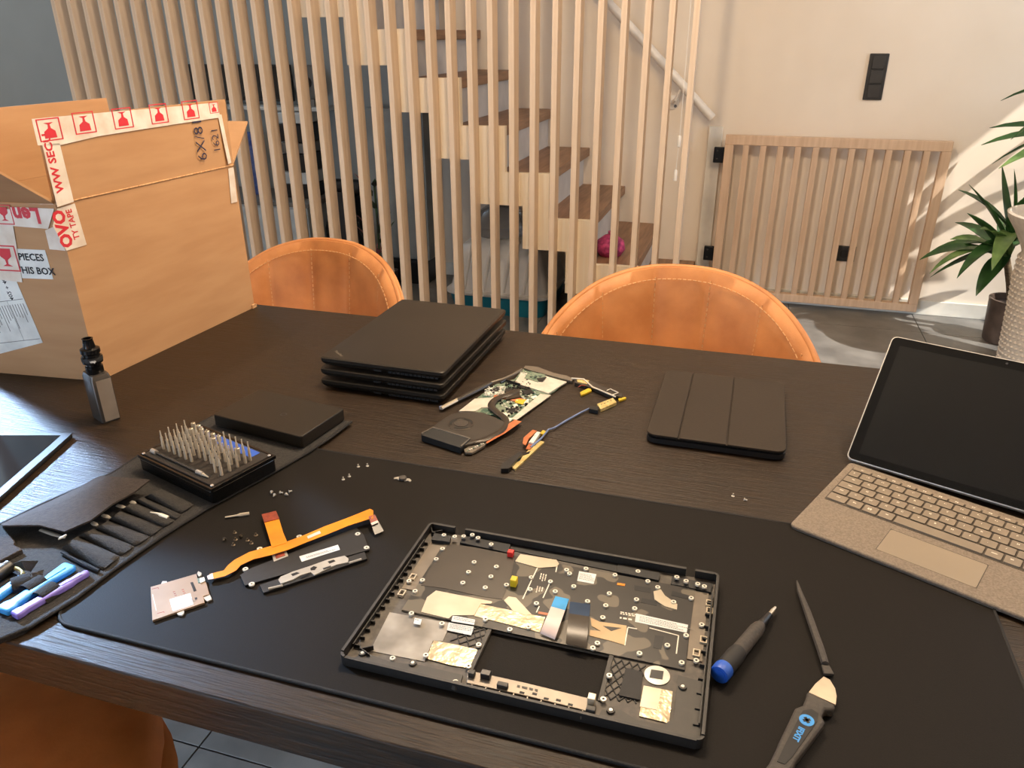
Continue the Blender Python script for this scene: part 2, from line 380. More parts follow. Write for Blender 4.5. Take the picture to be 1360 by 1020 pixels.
# ------------------------------------------------------------------ staircase
st = thing('staircase', 'open wooden staircase with brown treads, white risers and a stepped pale stringer behind the slats', 'staircase', (-1.4, 3.7, 0))
NST = 12
for k in range(1, NST + 1):
    xn = -0.04 - 0.2 * k; zt = 0.19 * k
    MB().box(xn - 0.25, xn, 3.302, YB - 0.001, zt - 0.042, zt).obj('tread', 'tread_wood', st, bevel=0.003)
    MB().box(xn - 0.045, xn - 0.03, 3.302, YB - 0.001, max(0, zt - 0.19), zt - 0.042).obj('riser', 'riser_white', st)
pts = []
for k in range(1, NST + 1):
    xn = -0.03 - 0.2 * k
    pts += [(xn, 0.19 * (k - 1) + (0.0 if k > 1 else 0.0)), (xn, 0.19 * k + 0.004)]
xe = -0.03 - 0.2 * (NST + 1)
pts.append((xe, 0.19 * NST + 0.004))
bot = []
j = 0
while -0.55 - 0.2 * j > xe:
    bot += [(-0.55 - 0.2 * j, 0.05 + 0.19 * j if j else 0.0), (-0.55 - 0.2 * j, 0.24 + 0.19 * j)]
    j += 1
bot.append((xe, bot[-1][1]))
poly = pts + bot[::-1]
MB().prism([(a, 3.27, b) for a, b in poly], (0, 0.03, 0)).obj('stringer', 'stringer_wood', st, label='pale wood stepped side panel')

# ------------------------------------------------------------------ slat screen
scr = thing('slat_screen', 'floor to ceiling screen of upright pale wooden slats in front of the staircase', 'screen', (-1.75, 3.235, 0))
sme = MB().box(0, 0.022, 0, 0.07, 0.0, HC).mesh('slat', 'slat_wood')
smt = MB().box(0, 0.022, 0, 0.07, 0.0, HV).mesh('slat', 'slat_wood')
for i in range(34): inst('slat', smt if -3.2 + 0.0893 * i < XV - .02 else sme, scr, (-3.222 + 0.0893 * i, 3.2, 0))

# ------------------------------------------------------------------ handrail
hr = thing('handrail', 'round white handrail on brackets along the staircase wall', 'handrail', (-0.21, 4.09, 0.93))
a = WY(946, 157, 4.10); b = WY(805, 0, 4.10); d = (b - a).normalized()
MB().tube([a, a + d * 1.9], 0.021, 16).obj('rail', 'rail_white', hr, smooth=60)
q = WY(893, 133, 4.16); t0 = ((q.x + 0.05) - a.x) / d.x
for t in (t0, t0 + 0.95):
    p = a + d * t
    br = MB().tube([p, p + V(-0.03, 0.01, -0.07), p + V(-0.05, 0.045, -0.085)], 0.008, 8).lathe([(0.034, 0), (0.034, 0.006), (0.03, 0.008)], p + V(-0.05, 0.0695, -0.085), 20, (0, -1, 0)).obj('bracket', 'rail_white', hr)
    for s in (-1, 1): MB().lathe([(0.008, 0), (0.007, 0.004)], p + V(-0.05 - 0.017 * s, 0.0615, -0.085 + 0.017 * s), 10, (0, -1, 0)).obj('screw', 'gunmetal', br)

# ------------------------------------------------------------------ stair gate and the post it hangs on
struct(MB().box(-0.232, -0.165, YB - 0.03, YB, 0, 0.885).obj('trim_1', 'skirting', bevel=0.002), 'cream post the stair gate hangs on')
gt = thing('stair_gate', 'slatted pale wooden stair gate folded open against the wall', 'gate', (0.36, 4.09, 0.03))
gx0, gx1, gz0, gz1, gy0, gy1 = -0.145, 0.865, 0.035, 0.855, 4.075, 4.11
for nm, q in (('rail', (gx0, gx1, gy0, gy1, gz1 - 0.045, gz1)), ('rail', (gx0, gx1, gy0, gy1, gz0, gz0 + 0.04)),
              ('stile', (gx0, gx0 + 0.042, gy0 + 0.0005, gy1 - 0.0005, gz0 + 0.04, gz1 - 0.045)), ('stile', (gx1 - 0.042, gx1, gy0 + 0.0005, gy1 - 0.0005, gz0 + 0.04, gz1 - 0.045))):
    MB().box(*q).obj(nm, 'gate_wood', gt, bevel=0.002)
bme = MB().box(-0.0135, 0.0135, 0.002, 0.033, gz0 + 0.04, gz1 - 0.045).mesh('bar', 'gate_wood')
for i in range(11): inst('bar', bme, gt, (gx0 + 0.021 + (gx1 - gx0 - 0.042) * (i + 1) / 12.0, gy0, 0))
for z in (0.72, 0.22):
    h = MB().box(-0.195, gx0, 4.085, 4.105, z, z + 0.075).obj('hinge', 'black_metal', gt, bevel=0.004)
    for q in (0.018, 0.057): MB().lathe([(0.005, 0), (0.004, 0.002)], (-0.178, 4.085, z + q), 10, (0, -1, 0)).obj('screw', 'gunmetal', h)

# ------------------------------------------------------------------ switch, socket, cord
sw = thing('light_switch', 'tall black triple light switch on the white wall', 'light switch', (0.497, 4.165, 1.12))
MB().box(0.456, 0.538, 4.158, YB, 1.022, 1.222).obj('plate', 'switch_black', sw, bevel=0.003)
for z in (1.031, 1.0935, 1.156): MB().box(0.470, 0.524, 4.152, 4.158, z, z + 0.057).obj('rocker', 'switch_face', sw, bevel=0.002)
so = thing('wall_socket', 'black wall socket behind the stair gate bars', 'socket', (0.52, 4.165, 0.33))
q0, q1 = WY(1108, 326, 4.16), WY(1134, 348, 4.16)
MB().box(q0.x, q1.x, 4.160, YB, q1.z, q0.z).obj('plate', 'switch_black', so, bevel=0.002)
MB().lathe([(0.019, 0), (0.021, 0.003), (0.0, 0.003)], ((q0.x + q1.x) / 2, 4.160, (q0.z + q1.z) / 2), 20, (0, -1, 0)).obj('outlet', 'laptop_dark', so)
pc = thing('pull_cord', 'white pull cord with two slim weights hanging by the last slat', 'cord', WY(899, 238, 3.19))
p1, p2 = WY(903, 178, 3.19), WY(896, 240, 3.19)
MB().tube([V(p1.x, 3.19, p1.z + 1.2), p1, p2], 0.0012, 6).obj('string', 'rail_white', pc)
for p in (WY(902, 188, 3.19), WY(897, 233, 3.19)): MB().lathe([(0.003, -0.022), (0.007, -0.02), (0.007, 0.018), (0.003, 0.023)], p, 12).obj('weight', 'rail_white', pc)

# ------------------------------------------------------------------ things behind the slats
lb = thing('litter_box', 'covered cat litter box with white ribbed hood on a teal base', 'litter box', (-1.1, 3.78, 0))
LX0, LX1, LY0, LY1 = -1.44, -0.90, 3.52, 4.02
def rrect(x0, x1, y0, y1, r, n=5):
    o = []
    for cx, cy, a0 in ((x1 - r, y1 - r, 0), (x0 + r, y1 - r, 90), (x0 + r, y0 + r, 180), (x1 - r, y0 + r, 270)):
        for i in range(n + 1):
            a = math.radians(a0 + 90.0 * i / n); o.append((cx + r * math.cos(a), cy + r * math.sin(a)))
    return o
def loft(mb, rings):
    n = len(rings[0]); vs = [p for r in rings for p in r]; fs = []
    for k in range(len(rings) - 1):
        for i in range(n): fs.append((k * n + i, k * n + (i + 1) % n, (k + 1) * n + (i + 1) % n, (k + 1) * n + i))
    fs.append(tuple(range(n))[::-1]); fs.append(tuple(range((len(rings) - 1) * n, len(rings) * n)))
    return mb.add(vs, fs)
def rr3(x0, x1, y0, y1, r, z, n=5): return [(a, b, z) for a, b in rrect(x0, x1, y0, y1, r, n)]
loft(MB(), [rr3(LX0 + .03, LX1 - .03, LY0 + .03, LY1 - .03, .06, 0), rr3(LX0 + .005, LX1 - .005, LY0 + .005, LY1 - .005, .07, 0.10)]).obj('base', 'teal', lb)
loft(MB(), [rr3(LX0, LX1, LY0, LY1, .07, 0.10), rr3(LX0 - .006, LX1 + .006, LY0 - .006, LY1 + .006, .07, 0.104), rr3(LX0 - .006, LX1 + .006, LY0 - .006, LY1 + .006, .07, 0.118), rr3(LX0 + .012, LX1 - .012, LY0 + .012, LY1 - .012, .07, 0.122),
            rr3(LX0 + .045, LX1 - .045, LY0 + .045, LY1 - .045, .07, 0.28), rr3(LX0 + .065, LX1 - .065, LY0 + .07, LY1 - .07, .07, 0.335), rr3(LX0 + .12, LX1 - .12, LY0 + .14, LY1 - .12, .06, 0.36)]).obj('hood', 'litter_white', lb, smooth=60)
for i in range(4):
    xx = LX0 + 0.12 + i * 0.105
    MB().tube([V(xx - .018, LY0 + .018, .125), V(xx, LY0 + .043, .27), V(xx + .01, LY0 + .07, .335), V(xx + .03, LY0 + .13, .362)], 0.012, 8).obj('rib', 'litter_white', lb, smooth=60)
hd = MB().lathe([(0.13, 0), (0.13, 0.06), (0.11, 0.12), (0.06, 0.155), (0.01, 0.165)], (-1.22, 3.80, 0.361), 24).obj('clear_dome', 'clear_plastic', origin=(-1.22, 3.80, 0.361), smooth=60)
tag(hd, 'clear plastic dome standing on the white litter box hood', 'dome')
sc_ = thing('litter_scoop', 'black litter scoop leaning above the litter box', 'scoop', (-1.05, 4.02, 0.40))
MB().box(-1.10, -1.01, 4.05, 4.07, 0.40, 0.50).obj('blade', 'plastic_black', sc_, bevel=0.004); MB().tube([V(-1.055, 4.06, .5), V(-1.04, 4.06, .60)], 0.012, 8).obj('handle', 'plastic_black', sc_)

cb = thing('storage_cabinet', 'white storage cabinet with a grey top behind the slats', 'cabinet', (-2.95, 3.95, 0))
MB().box(-3.55, -2.36, 3.80, 4.155, 0, 0.43).obj('body', 'white_lacquer', cb, bevel=0.003)
for i in range(3): MB().box(-3.54 + 0.395 * i, -3.155 + 0.395 * i, 3.79, 3.80, 0.02, 0.42).obj('door', 'white_lacquer', cb, bevel=0.002)
MB().box(-3.57, -2.34, 3.785, 4.155, 0.43, 0.455).obj('top', 'shelf_grey', cb, bevel=0.003)
mo = thing('wall_monitor', 'wide black monitor on the wall above the white shelf behind the slats', 'monitor', (-2.85, 4.12, 0.95))
MB().box(-3.22, -2.55, 4.08, 4.11, 0.965, 1.16).obj('frame', 'plastic_black', mo, bevel=0.004)
MB().box(-3.20, -2.57, 4.078, 4.08, 0.98, 1.148).obj('panel', 'dark_glass', mo)
MB().box(-2.95, -2.85, 4.11, YB, 1.03, 1.10).obj('mount', 'black_metal', mo)
tag(MB().box(-3.3, -2.30, 3.98, YB, 0.925, 0.945).obj('wall_shelf', 'white_lacquer', origin=(-2.8, 4.07, 0.925), bevel=0.002), 'thin white wall shelf under the black monitor', 'shelf')
rk = thing('equipment_rack', 'small rack of stacked grey and black devices standing on the cabinet', 'rack', (-2.5, 4.0, 0.455))
for i, (z0, z1, m) in enumerate([(0.455, .53, 'plastic_black'), (.535, .60, 'white_lacquer'), (.605, .70, 'plastic_black'), (.705, .76, 'shelf_grey'), (.765, .86, 'plastic_black'), (.865, .92, 'white_lacquer')]):
    MB().box(-2.56 + 0.004 * (i % 2), -2.40, 3.92, 4.1, z0, z1).obj('device', m, rk, bevel=0.004)
for xx in (-2.57, -2.395): MB().box(xx, xx + 0.012, 3.91, 3.925, 0.455, 0.92).obj('upright', 'alu', rk)
cl = MB(); 
cl.grid([[V(-2.86 + 0.03 * j + 0.012 * math.sin(i * 1.3 + j), 3.96 + 0.02 * math.sin(j * 2.1 + i * .4), 0.455 + 0.05 * i) for j in range(6)] for i in range(8)], (0.0, 0.012, 0.0))
tag(cl.obj('blue_towel', 'blue_cloth', origin=(-2.8, 3.96, .455), smooth=80), 'crumpled blue and white towel hanging under the wall shelf', 'towel')
sp = thing('desk_fan', 'round grey fan standing on the wall shelf beside the monitor', 'fan', (-2.42, 4.08, 0.945))
MB().lathe([(0.075, 0), (0.09, 0.01), (0.09, 0.05), (0.075, 0.06)], (-2.42, 4.10, 1.07), 24, (0, -1, 0)).obj('housing', 'shelf_grey', sp)
MB().lathe([(0.03, 0), (0.03, 0.01)], (-2.42, 4.04, 1.07), 16, (0, -1, 0)).obj('hub', 'plastic_black', sp)
MB().box(-2.46, -2.38, 4.03, 4.13, 0.945, 0.985).obj('foot', 'shelf_grey', sp, bevel=0.004)
pb = thing('black_bag', 'black bag with a rolled top standing at the cabinet end', 'bag', (-2.22, 3.98, 0))
loft(MB(), [rr3(-2.31, -2.12, 3.88, 4.10, .03, 0), rr3(-2.32, -2.11, 3.87, 4.11, .05, .30), rr3(-2.28, -2.14, 3.93, 4.06, .05, .50)]).obj('body', 'plastic_black', pb, smooth=70)
MB().tube([V(-2.31, 3.99, .52), V(-2.11, 3.99, .52)], 0.045, 12).obj('roll', 'plastic_black', pb)
for (xx, yy, hh, rr_, m, lab) in ((-2.07, 3.60, .36, .045, 'green_toy', 'bright green plastic bottle on the floor behind the slats'), (-2.02, 3.72, .42, .05, 'dark_glass', 'dark glass bottle beside the bright green bottle')):
    o = thing('bottle', lab, 'bottle', (xx, yy, 0), 'bottles behind the slats')
    MB().lathe([(rr_ * .9, 0), (rr_, .01), (rr_, hh * .62), (rr_ * .4, hh * .8), (rr_ * .36, hh * .93)], (xx, yy, 0), 20).obj('body', m, o, smooth=60)
    MB().lathe([(rr_ * .42, hh * .93), (rr_ * .42, hh)], (xx, yy, 0), 16).obj('cap', 'plastic_black', o)
fp = thing('flowering_plant', 'tall green plant with reddish flowers behind the slats', 'plant', (-1.87, 3.67, 0))
loft(MB(), [rr3(-1.93, -1.81, 3.61, 3.73, .03, 0), rr3(-1.95, -1.79, 3.59, 3.75, .03, .14)]).obj('pot', 'pot_bronze', fp)
for i in range(26):
    a = random.uniform(0, 2 * PI); z = random.uniform(.16, .62); r = random.uniform(.01, .06); c = V(-1.87 + r * math.cos(a), 3.67 + r * math.sin(a), z)
    d = V(math.cos(a) * .04, math.sin(a) * .04, .04); s = V(-math.sin(a), math.cos(a), 0) * .018
    MB().prism([c, c + d * .5 + s, c + d * 1.3, c + d * .5 - s], (0, 0, .002)).obj('leaf' if i % 3 else 'flower', 'planter_green' if i % 3 else 'flower', fp)
MB().tube([V(-1.87, 3.67, .13), V(-1.865, 3.67, .4), V(-1.87, 3.675, .62)], .006, 6).obj('stem', 'planter_green', fp)
gp = thing('grey_cupboard', 'tall grey cupboard on a black plinth under the staircase', 'cupboard', (-1.93, 4.0, 0))
MB().box(-2.06, -1.71, 3.98, 4.15, 0.13, 0.95).obj('body', 'grey_lacquer', gp, bevel=0.003)
MB().box(-2.05, -1.885, 3.965, 3.98, 0.14, 0.94).obj('door', 'grey_lacquer', gp, bevel=0.002); MB().box(-1.875, -1.72, 3.965, 3.98, 0.14, 0.94).obj('door', 'grey_lacquer', gp, bevel=0.002)
MB().box(-2.06, -1.71, 3.93, 4.15, 0, 0.13).obj('plinth', 'plastic_black', gp, bevel=0.003)
pk = thing('pink_bag', 'crumpled pink bag lying on a low stair tread', 'bag', (-0.585, 3.46, 0.3805))
loft(MB(), [[(-0.585 + rr * math.cos(t) * 1.0, 3.46 + rr * 1.1 * math.sin(t), 0.3805 + z) for t in [2 * PI * i / 14 for i in range(14)]] for rr, z in ((.05, 0), (.07, .03), (.062, .065), (.03, .09), (.012, .095))]).obj('body', 'pink', pk, smooth=80)
MB().tube([V(-0.585, 3.46, .47), V(-0.58, 3.46, .485)], [.012, .02], 8).obj('knot', 'pink', pk)

# ================================================================== table, mat, chairs
tb = thing('dining_table', 'long dining table with a dark stained wooden top', 'table', (-0.55, 0.913, 0))
TX0, TX1, TY0, TY1 = -2.0, 0.95, 0.418, 1.408
MB().box(TX0, TX1, TY0, TY1, TT - 0.048, TT).obj('tabletop', 'table_wood', tb, bevel=0.002)
for xx in (TX0 + 0.25, TX1 - 0.33):
    MB().box(xx, xx + 0.08, TY0 + 0.16, TY1 - 0.16, TT - 0.09, TT - 0.048).obj('leg_rail', 'black_metal', tb)
    for yy in (TY0 + 0.16, TY1 - 0.24): MB().box(xx, xx + 0.08, yy, yy + 0.08, 0, TT - 0.09).obj('leg', 'black_metal', tb)
MZ = TT + 0.003; MXR = 0.296
mt = thing('desk_mat', 'large black cloth desk mat with rounded corners lying on the table', 'desk mat', (-0.18, 0.65, TT))
mx0, mx1, my0, my1 = -0.645, MXR, 0.4515, 0.853
MB().slab(rrect(mx0 + .003, mx1 - .003, my0 + .003, my1 - .003, .03, 8), TT, MZ).obj('cloth', 'mat_cloth', mt)
lp = [V(a, b, TT + .0021) for a, b in rrect(mx0 + .002, mx1 - .002, my0 + .002, my1 - .002, .03, 8)]; lp.append(lp[0].copy())
MB().tube(lp, 0.0019, 8).obj('hem', 'mat_hem', mt, smooth=70)

def make_chair(loc, rz, label, R=0.36, zt=0.855):
    """tub chair, local +Y = back side of the shell, origin on the floor under the seat"""
    t = thing('tub_chair', label, 'chair', loc, 'brown leather tub chairs around the table')
    t.rotation_euler = (0, 0, rz)
    WL[t] = V(0, 0, 0)             # parts are modelled in chair space
    seams = [-0.84, -0.505, -0.168, 0.168, 0.505, 0.84]
    def zt_at(a): return zt - 0.27 * min(1.0, (abs(a) / 1.2)) ** 2.3
    def rad(a, z):
        d = min(abs(a - s) for s in seams); puff = 0.010 * min(1.0, d / 0.08) ** 0.5
        return puff
    na, nz = 72, 12; rows_in = []; rows_out = []
    A = 1.2
    for i in range(na + 1):
        a = -A + 2 * A * i / na; top = zt_at(a); ri = []; ro = []
        for k in range(nz + 1):
            f = k / nz; z = 0.44 + (top - 0.44) * f
            lean = 0.05 * ((z - 0.44) / 0.4)
            rin = R - 0.030 + lean - rad(a, z) * (1 if f < .97 else .4)
            rout = R + 0.006 + lean
            if f > .96: rin += .008; rout -= .008
            sx, sy = math.sin(a), math.cos(a)
            ri.append(V(rin * sx, rin * sy * 0.95 - .05, z)); ro.append(V(rout * sx, rout * sy * 0.95 - .05, z))
        rows_in.append(ri); rows_out.append(ro)
    mb = MB(); mb.grid(rows_in, [[o - i for i, o in zip(a, b)] for a, b in zip(rows_in, rows_out)])
    bk = mb.obj('backrest', 'leather', t, smooth=60)
    # piping on the rim and stitched seams
    rim = [(rows_in[i][-1] + rows_out[i][-1]) / 2 + V(0, 0, -0.002) for i in range(na + 1)]
    MB().tube(rim, 0.0075, 10).obj('rim', 'leather', bk, smooth=70)
    for s in seams:
        mb = MB(); i = round((s + A) / (2 * A) * na)
        for k in range(26):
            f0 = 0.10 + 0.86 * k / 26.0; f1 = f0 + 0.02
            def P(f):
                z = 0.44 + (zt_at(s) - 0.44) * f; r = R - 0.030 + 0.05 * ((z - 0.44) / 0.4) - 0.002
                return V(r * math.sin(s), r * math.cos(s) * .95 - .05, z)
            mb.tube([P(f0), P(f1)], 0.0016, 4)
        mb.obj('stitching', 'stitch', bk)
    mb = MB()
    for k in range(70):
        a0 = -1.1 + 2.2 * k / 70; a1 = a0 + 0.022
        def P2(a):
            z = zt_at(a) - 0.022; r = R - 0.030 + 0.05 * ((z - 0.44) / 0.4) - 0.012
            return V(r * math.sin(a), r * math.cos(a) * .95 - .05, z)
        mb.tube([P2(a0), P2(a1)], 0.0014, 4)
    mb.obj('stitching', 'stitch', bk)
    loft(MB(), [[(rr * math.cos(q), rr * math.sin(q) * 0.97 - (0.05 if math.sin(q) < 0 else 0) * -math.sin(q), z) for q in [2 * PI * i / 40 for i in range(40)]]
                for rr, z in ((0.20, .395), (.255, .405), (.272, .43), (.272, .455), (.255, .478), (.20, .487))]).obj('seat', 'leather', t, smooth=70)
    loft(MB(), [[(rr * math.cos(q), rr * math.sin(q) * .95, z) for q in [2 * PI * i / 40 for i in range(40)]] for rr, z in ((0.18, .36), (.26, .38), (.305, .44), (.29, .452))]).obj('shell', 'leather', t, smooth=70)
    for sx in (-1, 1):
        for sy in (-1, 1): MB().tube([V(.13 * sx, .13 * sy, .38), V(.25 * sx, .25 * sy, 0.0)], [.016, .011], 10).obj('leg', 'black_metal', t)
    return t
make_chair((-1.09, 1.49, 0), -0.12, 'brown leather tub chair behind the table beside the cardboard box', zt=0.808)
make_chair((-0.115, 1.45, 0), 0.03, 'orange brown leather tub chair behind the table in front of the stair gate', zt=0.818)
make_chair((-0.86, 0.36, 0), PI + 0.12, 'brown leather tub chair pushed under the near left edge of the table', zt=0.80)

# ================================================================== cardboard box
B0 = V(-1.051, 0.963, TT); B1 = V(-1.023, 1.388, TT)
bd = (B1 - B0).normalized(); bw = V(-0.993, -0.105, 0).normalized(); BW, BH, FL = 0.262, 0.307, 0.127
bl = (B1 - B0).length; rn = V(bd.y, -bd.x, 0); fn = V(bw.y, -bw.x, 0)
if fn.y > 0: fn = -fn
Zv = V(0, 0, 1)
bx = thing('cardboard_box', 'large brown cardboard shipping box with open flaps and red printed tape on the table', 'box', (B0 + B1 + bw * BW) / 2)
th = 0.005
MB().obox(B0, bd * bl, bw * th, Zv * BH).obj('side_panel', 'cardboard', bx, label='plain brown side panel facing the table')
MB().obox(B0 + bw * (BW - th), bd * bl, bw * th, Zv * BH).obj('side_panel', 'cardboard', bx)
MB().obox(B0 + bw * th, bw * (BW - 2 * th), bd * th, Zv * BH).obj('front_panel', 'cardboard', bx)
MB().obox(B1 + bw * th - bd * th, bw * (BW - 2 * th), bd * th, Zv * BH).obj('back_panel', 'cardboard', bx)
MB().obox(B0 + bw * th + bd * th, bw * (BW - 2 * th), bd * (bl - 2 * th), Zv * th).obj('bottom', 'cardboard', bx)
top = Zv * (BH + 0.0005)
MB().obox(B0 + top, bd * bl, bw * 0.004, Zv * FL + rn * 0.004).obj('flap', 'cardboard', bx)
MB().obox(B0 + bw * (BW - .004) + top, bd * bl, bw * 0.004, Zv * FL - rn * 0.004).obj('flap', 'cardboard', bx)
ff = (fn * 0.82 + Zv * 0.57).normalized()
MB().obox(B0 + bw * .002 + top, bw * (BW - .004), ff * FL, ff.cross(bw).normalized() * -0.004).obj('flap', 'cardboard', bx)
fb = (-fn * 0.74 + Zv * 0.67).normalized()
MB().obox(B1 + bw * .002 + top, bw * (BW - .004), fb * (FL - .012), V(0, 0, -.004)).obj('flap', 'cardboard', bx)
MB().tube([B0 + top + rn * .0008, B1 + top + rn * .0008], 0.0013, 6).obj('crease', 'cardboard_edge', bx)
cn = MB()
for c_ in (B0, B1): cn.obox(c_ + rn * .0 - bd * .004 if c_ is B0 else c_ - bd * .01 + rn * 0, bd * .014, rn * .003, Zv * .008)
cn.obj('dented_corner', 'cardboard_edge', bx)
# right panel frame: origin B0, u = bd (away), v = up
def RP(px, py, off=0.0008):
    p = VPL(px, py, B0 + rn * off, rn); return p
def tape_poly(pts, name='tape', par=bx, n=rn):
    return MB().prism(pts, n * 0.0004).obj(name, 'tape', par)
OF = 0.0046
t1 = tape_poly([RP(*p, OF) for p in ((42, 158), (120, 151), (215, 143), (289, 136), (292, 156), (200, 170), (130, 181), (79, 193), (50, 193))])
t2 = tape_poly([RP(*p, OF) for p in ((56, 192), (79, 190), (98, 268), (76, 275), (66, 235))])
t3 = tape_poly([RP(*p, .001) for p in ((76, 277), (99, 270), (115, 325), (88, 333), (70, 300))])
t4 = tape_poly([RP(*p, OF) for p in ((289, 152), (294, 152), (307, 216), (303, 218))])
t5 = tape_poly([RP(*p, .001) for p in ((303, 224), (310, 222), (315, 268), (307, 270))])
def icon(mb, c, u, v, n, s):       # framed goblet mark of the fragile tape
    c = Vector(c)
    for a in (((-1, -1), (1, -.9)), ((-1, .9), (1, 1)), ((-1, -.9), (-.9, .9)), ((.9, -.9), (1, .9))):
        quad_on(mb, c, u * s, v * s, a[0][0], a[1][0], a[0][1], a[1][1], n, .0003)
    gob = [(-.5, .75), (.55, .75), (.5, .15), (.12, -.12), (.08, -.45), (.42, -.62), (-.42, -.62), (-.08, -.45), (-.12, -.12), (-.45, .15)]
    mb.prism([c + u * s * a + v * s * b for a, b in gob], n * .0003)
for (px, py) in ((66, 172), (112, 163), (163, 157), (211, 151), (253, 146), (284, 143)):
    c = RP(px, py, OF + .0005); m = MB()
    icon(m, c, -bd * 1.25, -Zv, rn, .0165 if px < 280 else .010); m.obj('fragile_mark', 'red_print', t1)
m = MB(); put_text(m, 'WW SECU', .019, RP(71, 217, OF + .0006), (RP(67, 195, OF) - RP(80, 245, OF)), -bd * 1.0, .0006); m.obj('print', 'red_print', t2)
upv = (RP(80, 282, .001) - RP(93, 325, .001))
m = MB(); put_text(m, 'OVO', .030, RP(84, 304, .0016), upv, -bd, .0014, .9); put_text(m, 'TY TAPE', .0155, RP(97, 298, .0016), upv, -bd, .0004, .85); m.obj('print', 'red_print', t3)
m = MB(); put_text(m, '6X/81', .036, RP(266, 185, OF + .0004), Zv, -bd, -.0002, .9); m.obj('handwriting', 'pen_ink', bx, label='pen note 6X/81 written sideways')
m = MB(); put_text(m, '1621', .027, RP(287, 186, OF + .0004), Zv, -bd, -.0002, .9); m.obj('handwriting', 'pen_ink', bx, label='pen note 1621 written sideways')
# front panel: labels and tape
fo = B0 + fn * 0.0008; fu = -bw
def FP(px, py, off=0.0008): return VPL(px, py, B0 + fn * off, fn)
def front_poly(pts, m_, name, off=.0004): return MB().prism([FP(*p, off) for p in pts], fn * .0004).obj(name, m_, bx)
lt = front_poly([(-60, 330), (15, 357), (57, 455), (-20, 475), (-60, 470)], 'paper', 'shipping_label')
l2 = front_poly([(15, 330), (60, 332), (71, 371), (20, 369)], 'paper', 'box_label')
t6 = front_poly([(-6, 275), (14, 278), (30, 375), (-3, 371)], 'tape', 'tape', .0012)
t7 = front_poly([(14, 275), (72, 277), (64, 304), (16, 300)], 'tape', 'tape', .0014)
t8 = front_poly([(60, 306), (74, 300), (87, 333), (66, 331)], 'tape', 'tape', .0010)
u = (FP(66, 345) - FP(26, 343)).normalized(); vv = Zv
m = MB(); put_text(m, 'PIECES', .0165, FP(41, 342, .0014), u, vv, .0004); put_text(m, 'THIS BOX', .0165, FP(47, 360, .0014), u, vv, .0004); m.obj('print', 'ink', l2)
m = MB(); icon(m, FP(8, 343, .0018), u, vv, fn, .022); m.obj('fragile_mark', 'red_print', t6)
m = MB(); icon(m, FP(5, 285, .0018), u, vv, fn, .016); m.obj('fragile_mark', 'red_print', t6)
m = MB(); put_text(m, 'Len', .034, FP(35, 285, .002), -u, -vv, .0014); m.obj('print', 'red_print', t7)
e1 = (FP(57, 455) - FP(15, 357)).normalized(); e2 = e1.cross(fn).normalized()
if e2.x > 0: e2 = -e2
m = MB(); put_text(m, '402 + 404', .011, FP(9, 382, .001), -e1, -e2, .0002)
m2 = MB(); o = FP(15, 357, .001)
L_ = (FP(57, 455) - FP(15, 357)).length
for a0, a1, b0, b1 in ((0.0, .001, 0.0, .1), (.052, .053, .003, .1), (.052, L_ - .008, .036, .0365), (L_ - .008, L_ - .007, .003, .1)): m2.prism([o + e1 * a + e2 * b for a, b in ((a0, b0), (a1, b0), (a1, b1), (a0, b1))], fn * .0001)
for k in range(14):
    a = .06 + .0 * k; b = .006 + .0055 * k; ln = random.uniform(.02, .05)
    m2.prism([o + e1 * x_ + e2 * y_ for x_, y_ in ((a, b), (a + ln, b), (a + ln, b + .0012), (a, b + .0012))], fn * .0001)
m.obj('print', 'ink', lt); m2.obj('print', 'grey_ink', lt)

# ================================================================== vaporizer
vc = V(-0.932, 0.851, TT)
vp = thing('vaporizer', 'upright chrome vaporizer with a black tank in front of the cardboard box', 'vaporizer', vc)
va = math.radians(64)
def vrot(x, y): return (vc.x + x * math.cos(va) - y * math.sin(va), vc.y + x * math.sin(va) + y * math.cos(va))
def vring(w_, d_, z, r): return [(*vrot(a, b), TT + z) for a, b in rrect(-w_, w_, -d_, d_, r, 4)]
loft(MB(), [vring(.0135, .019, 0, .003), vring(.0145, .020, .002, .003), vring(.0145, .020, .072, .003), vring(.0125, .018, .079, .003)]).obj('body', 'gunmetal', vp, smooth=30)
m = MB(); 
for sgn in (-1,):
    a_ = [vrot(-.009, sgn * .0203), vrot(.0125, sgn * .0203)]
    m.add([(a_[0][0], a_[0][1], TT + .003), (a_[1][0], a_[1][1], TT + .003), (a_[1][0], a_[1][1], TT + .0715), (a_[0][0], a_[0][1], TT + .0715)], [(0, 1, 2, 3)])
    b_ = [vrot(-.009, sgn * .0195), vrot(.0125, sgn * .0195)]
    m.add([(b_[0][0], b_[0][1], TT + .003), (b_[1][0], b_[1][1], TT + .003), (b_[1][0], b_[1][1], TT + .0715), (b_[0][0], b_[0][1], TT + .0715)], [(0, 3, 2, 1)])
    m.f += [(0, 4, 5, 1), (1, 5, 6, 2), (2, 6, 7, 3), (3, 7, 4, 0)]
m.obj('front_plate', 'brushed_plate', vp)
tk = MB().lathe([(.0115, .079), (.0125, .081), (.0125, .090), (.0105, .091), (.0105, .094), (.0145, .096), (.0148, .100), (.0145, .106), (.0125, .107), (.0125, .110), (.0140, .112), (.0140, .118), (.0105, .120)], vc, 28).obj('tank', 'gloss_black', vp, smooth=35)
MB().lathe([(.0149, .099), (.0151, .1), (.0151, .1045), (.0149, .105)], vc, 28).obj('ring', 'rubber', tk)
MB().lathe([(.0088, .119), (.0088, .121), (.0072, .132), (.0080, .1345), (.0060, .1345), (.0055, .128)], vc, 24).obj('mouthpiece', 'gloss_black', vp, smooth=40)
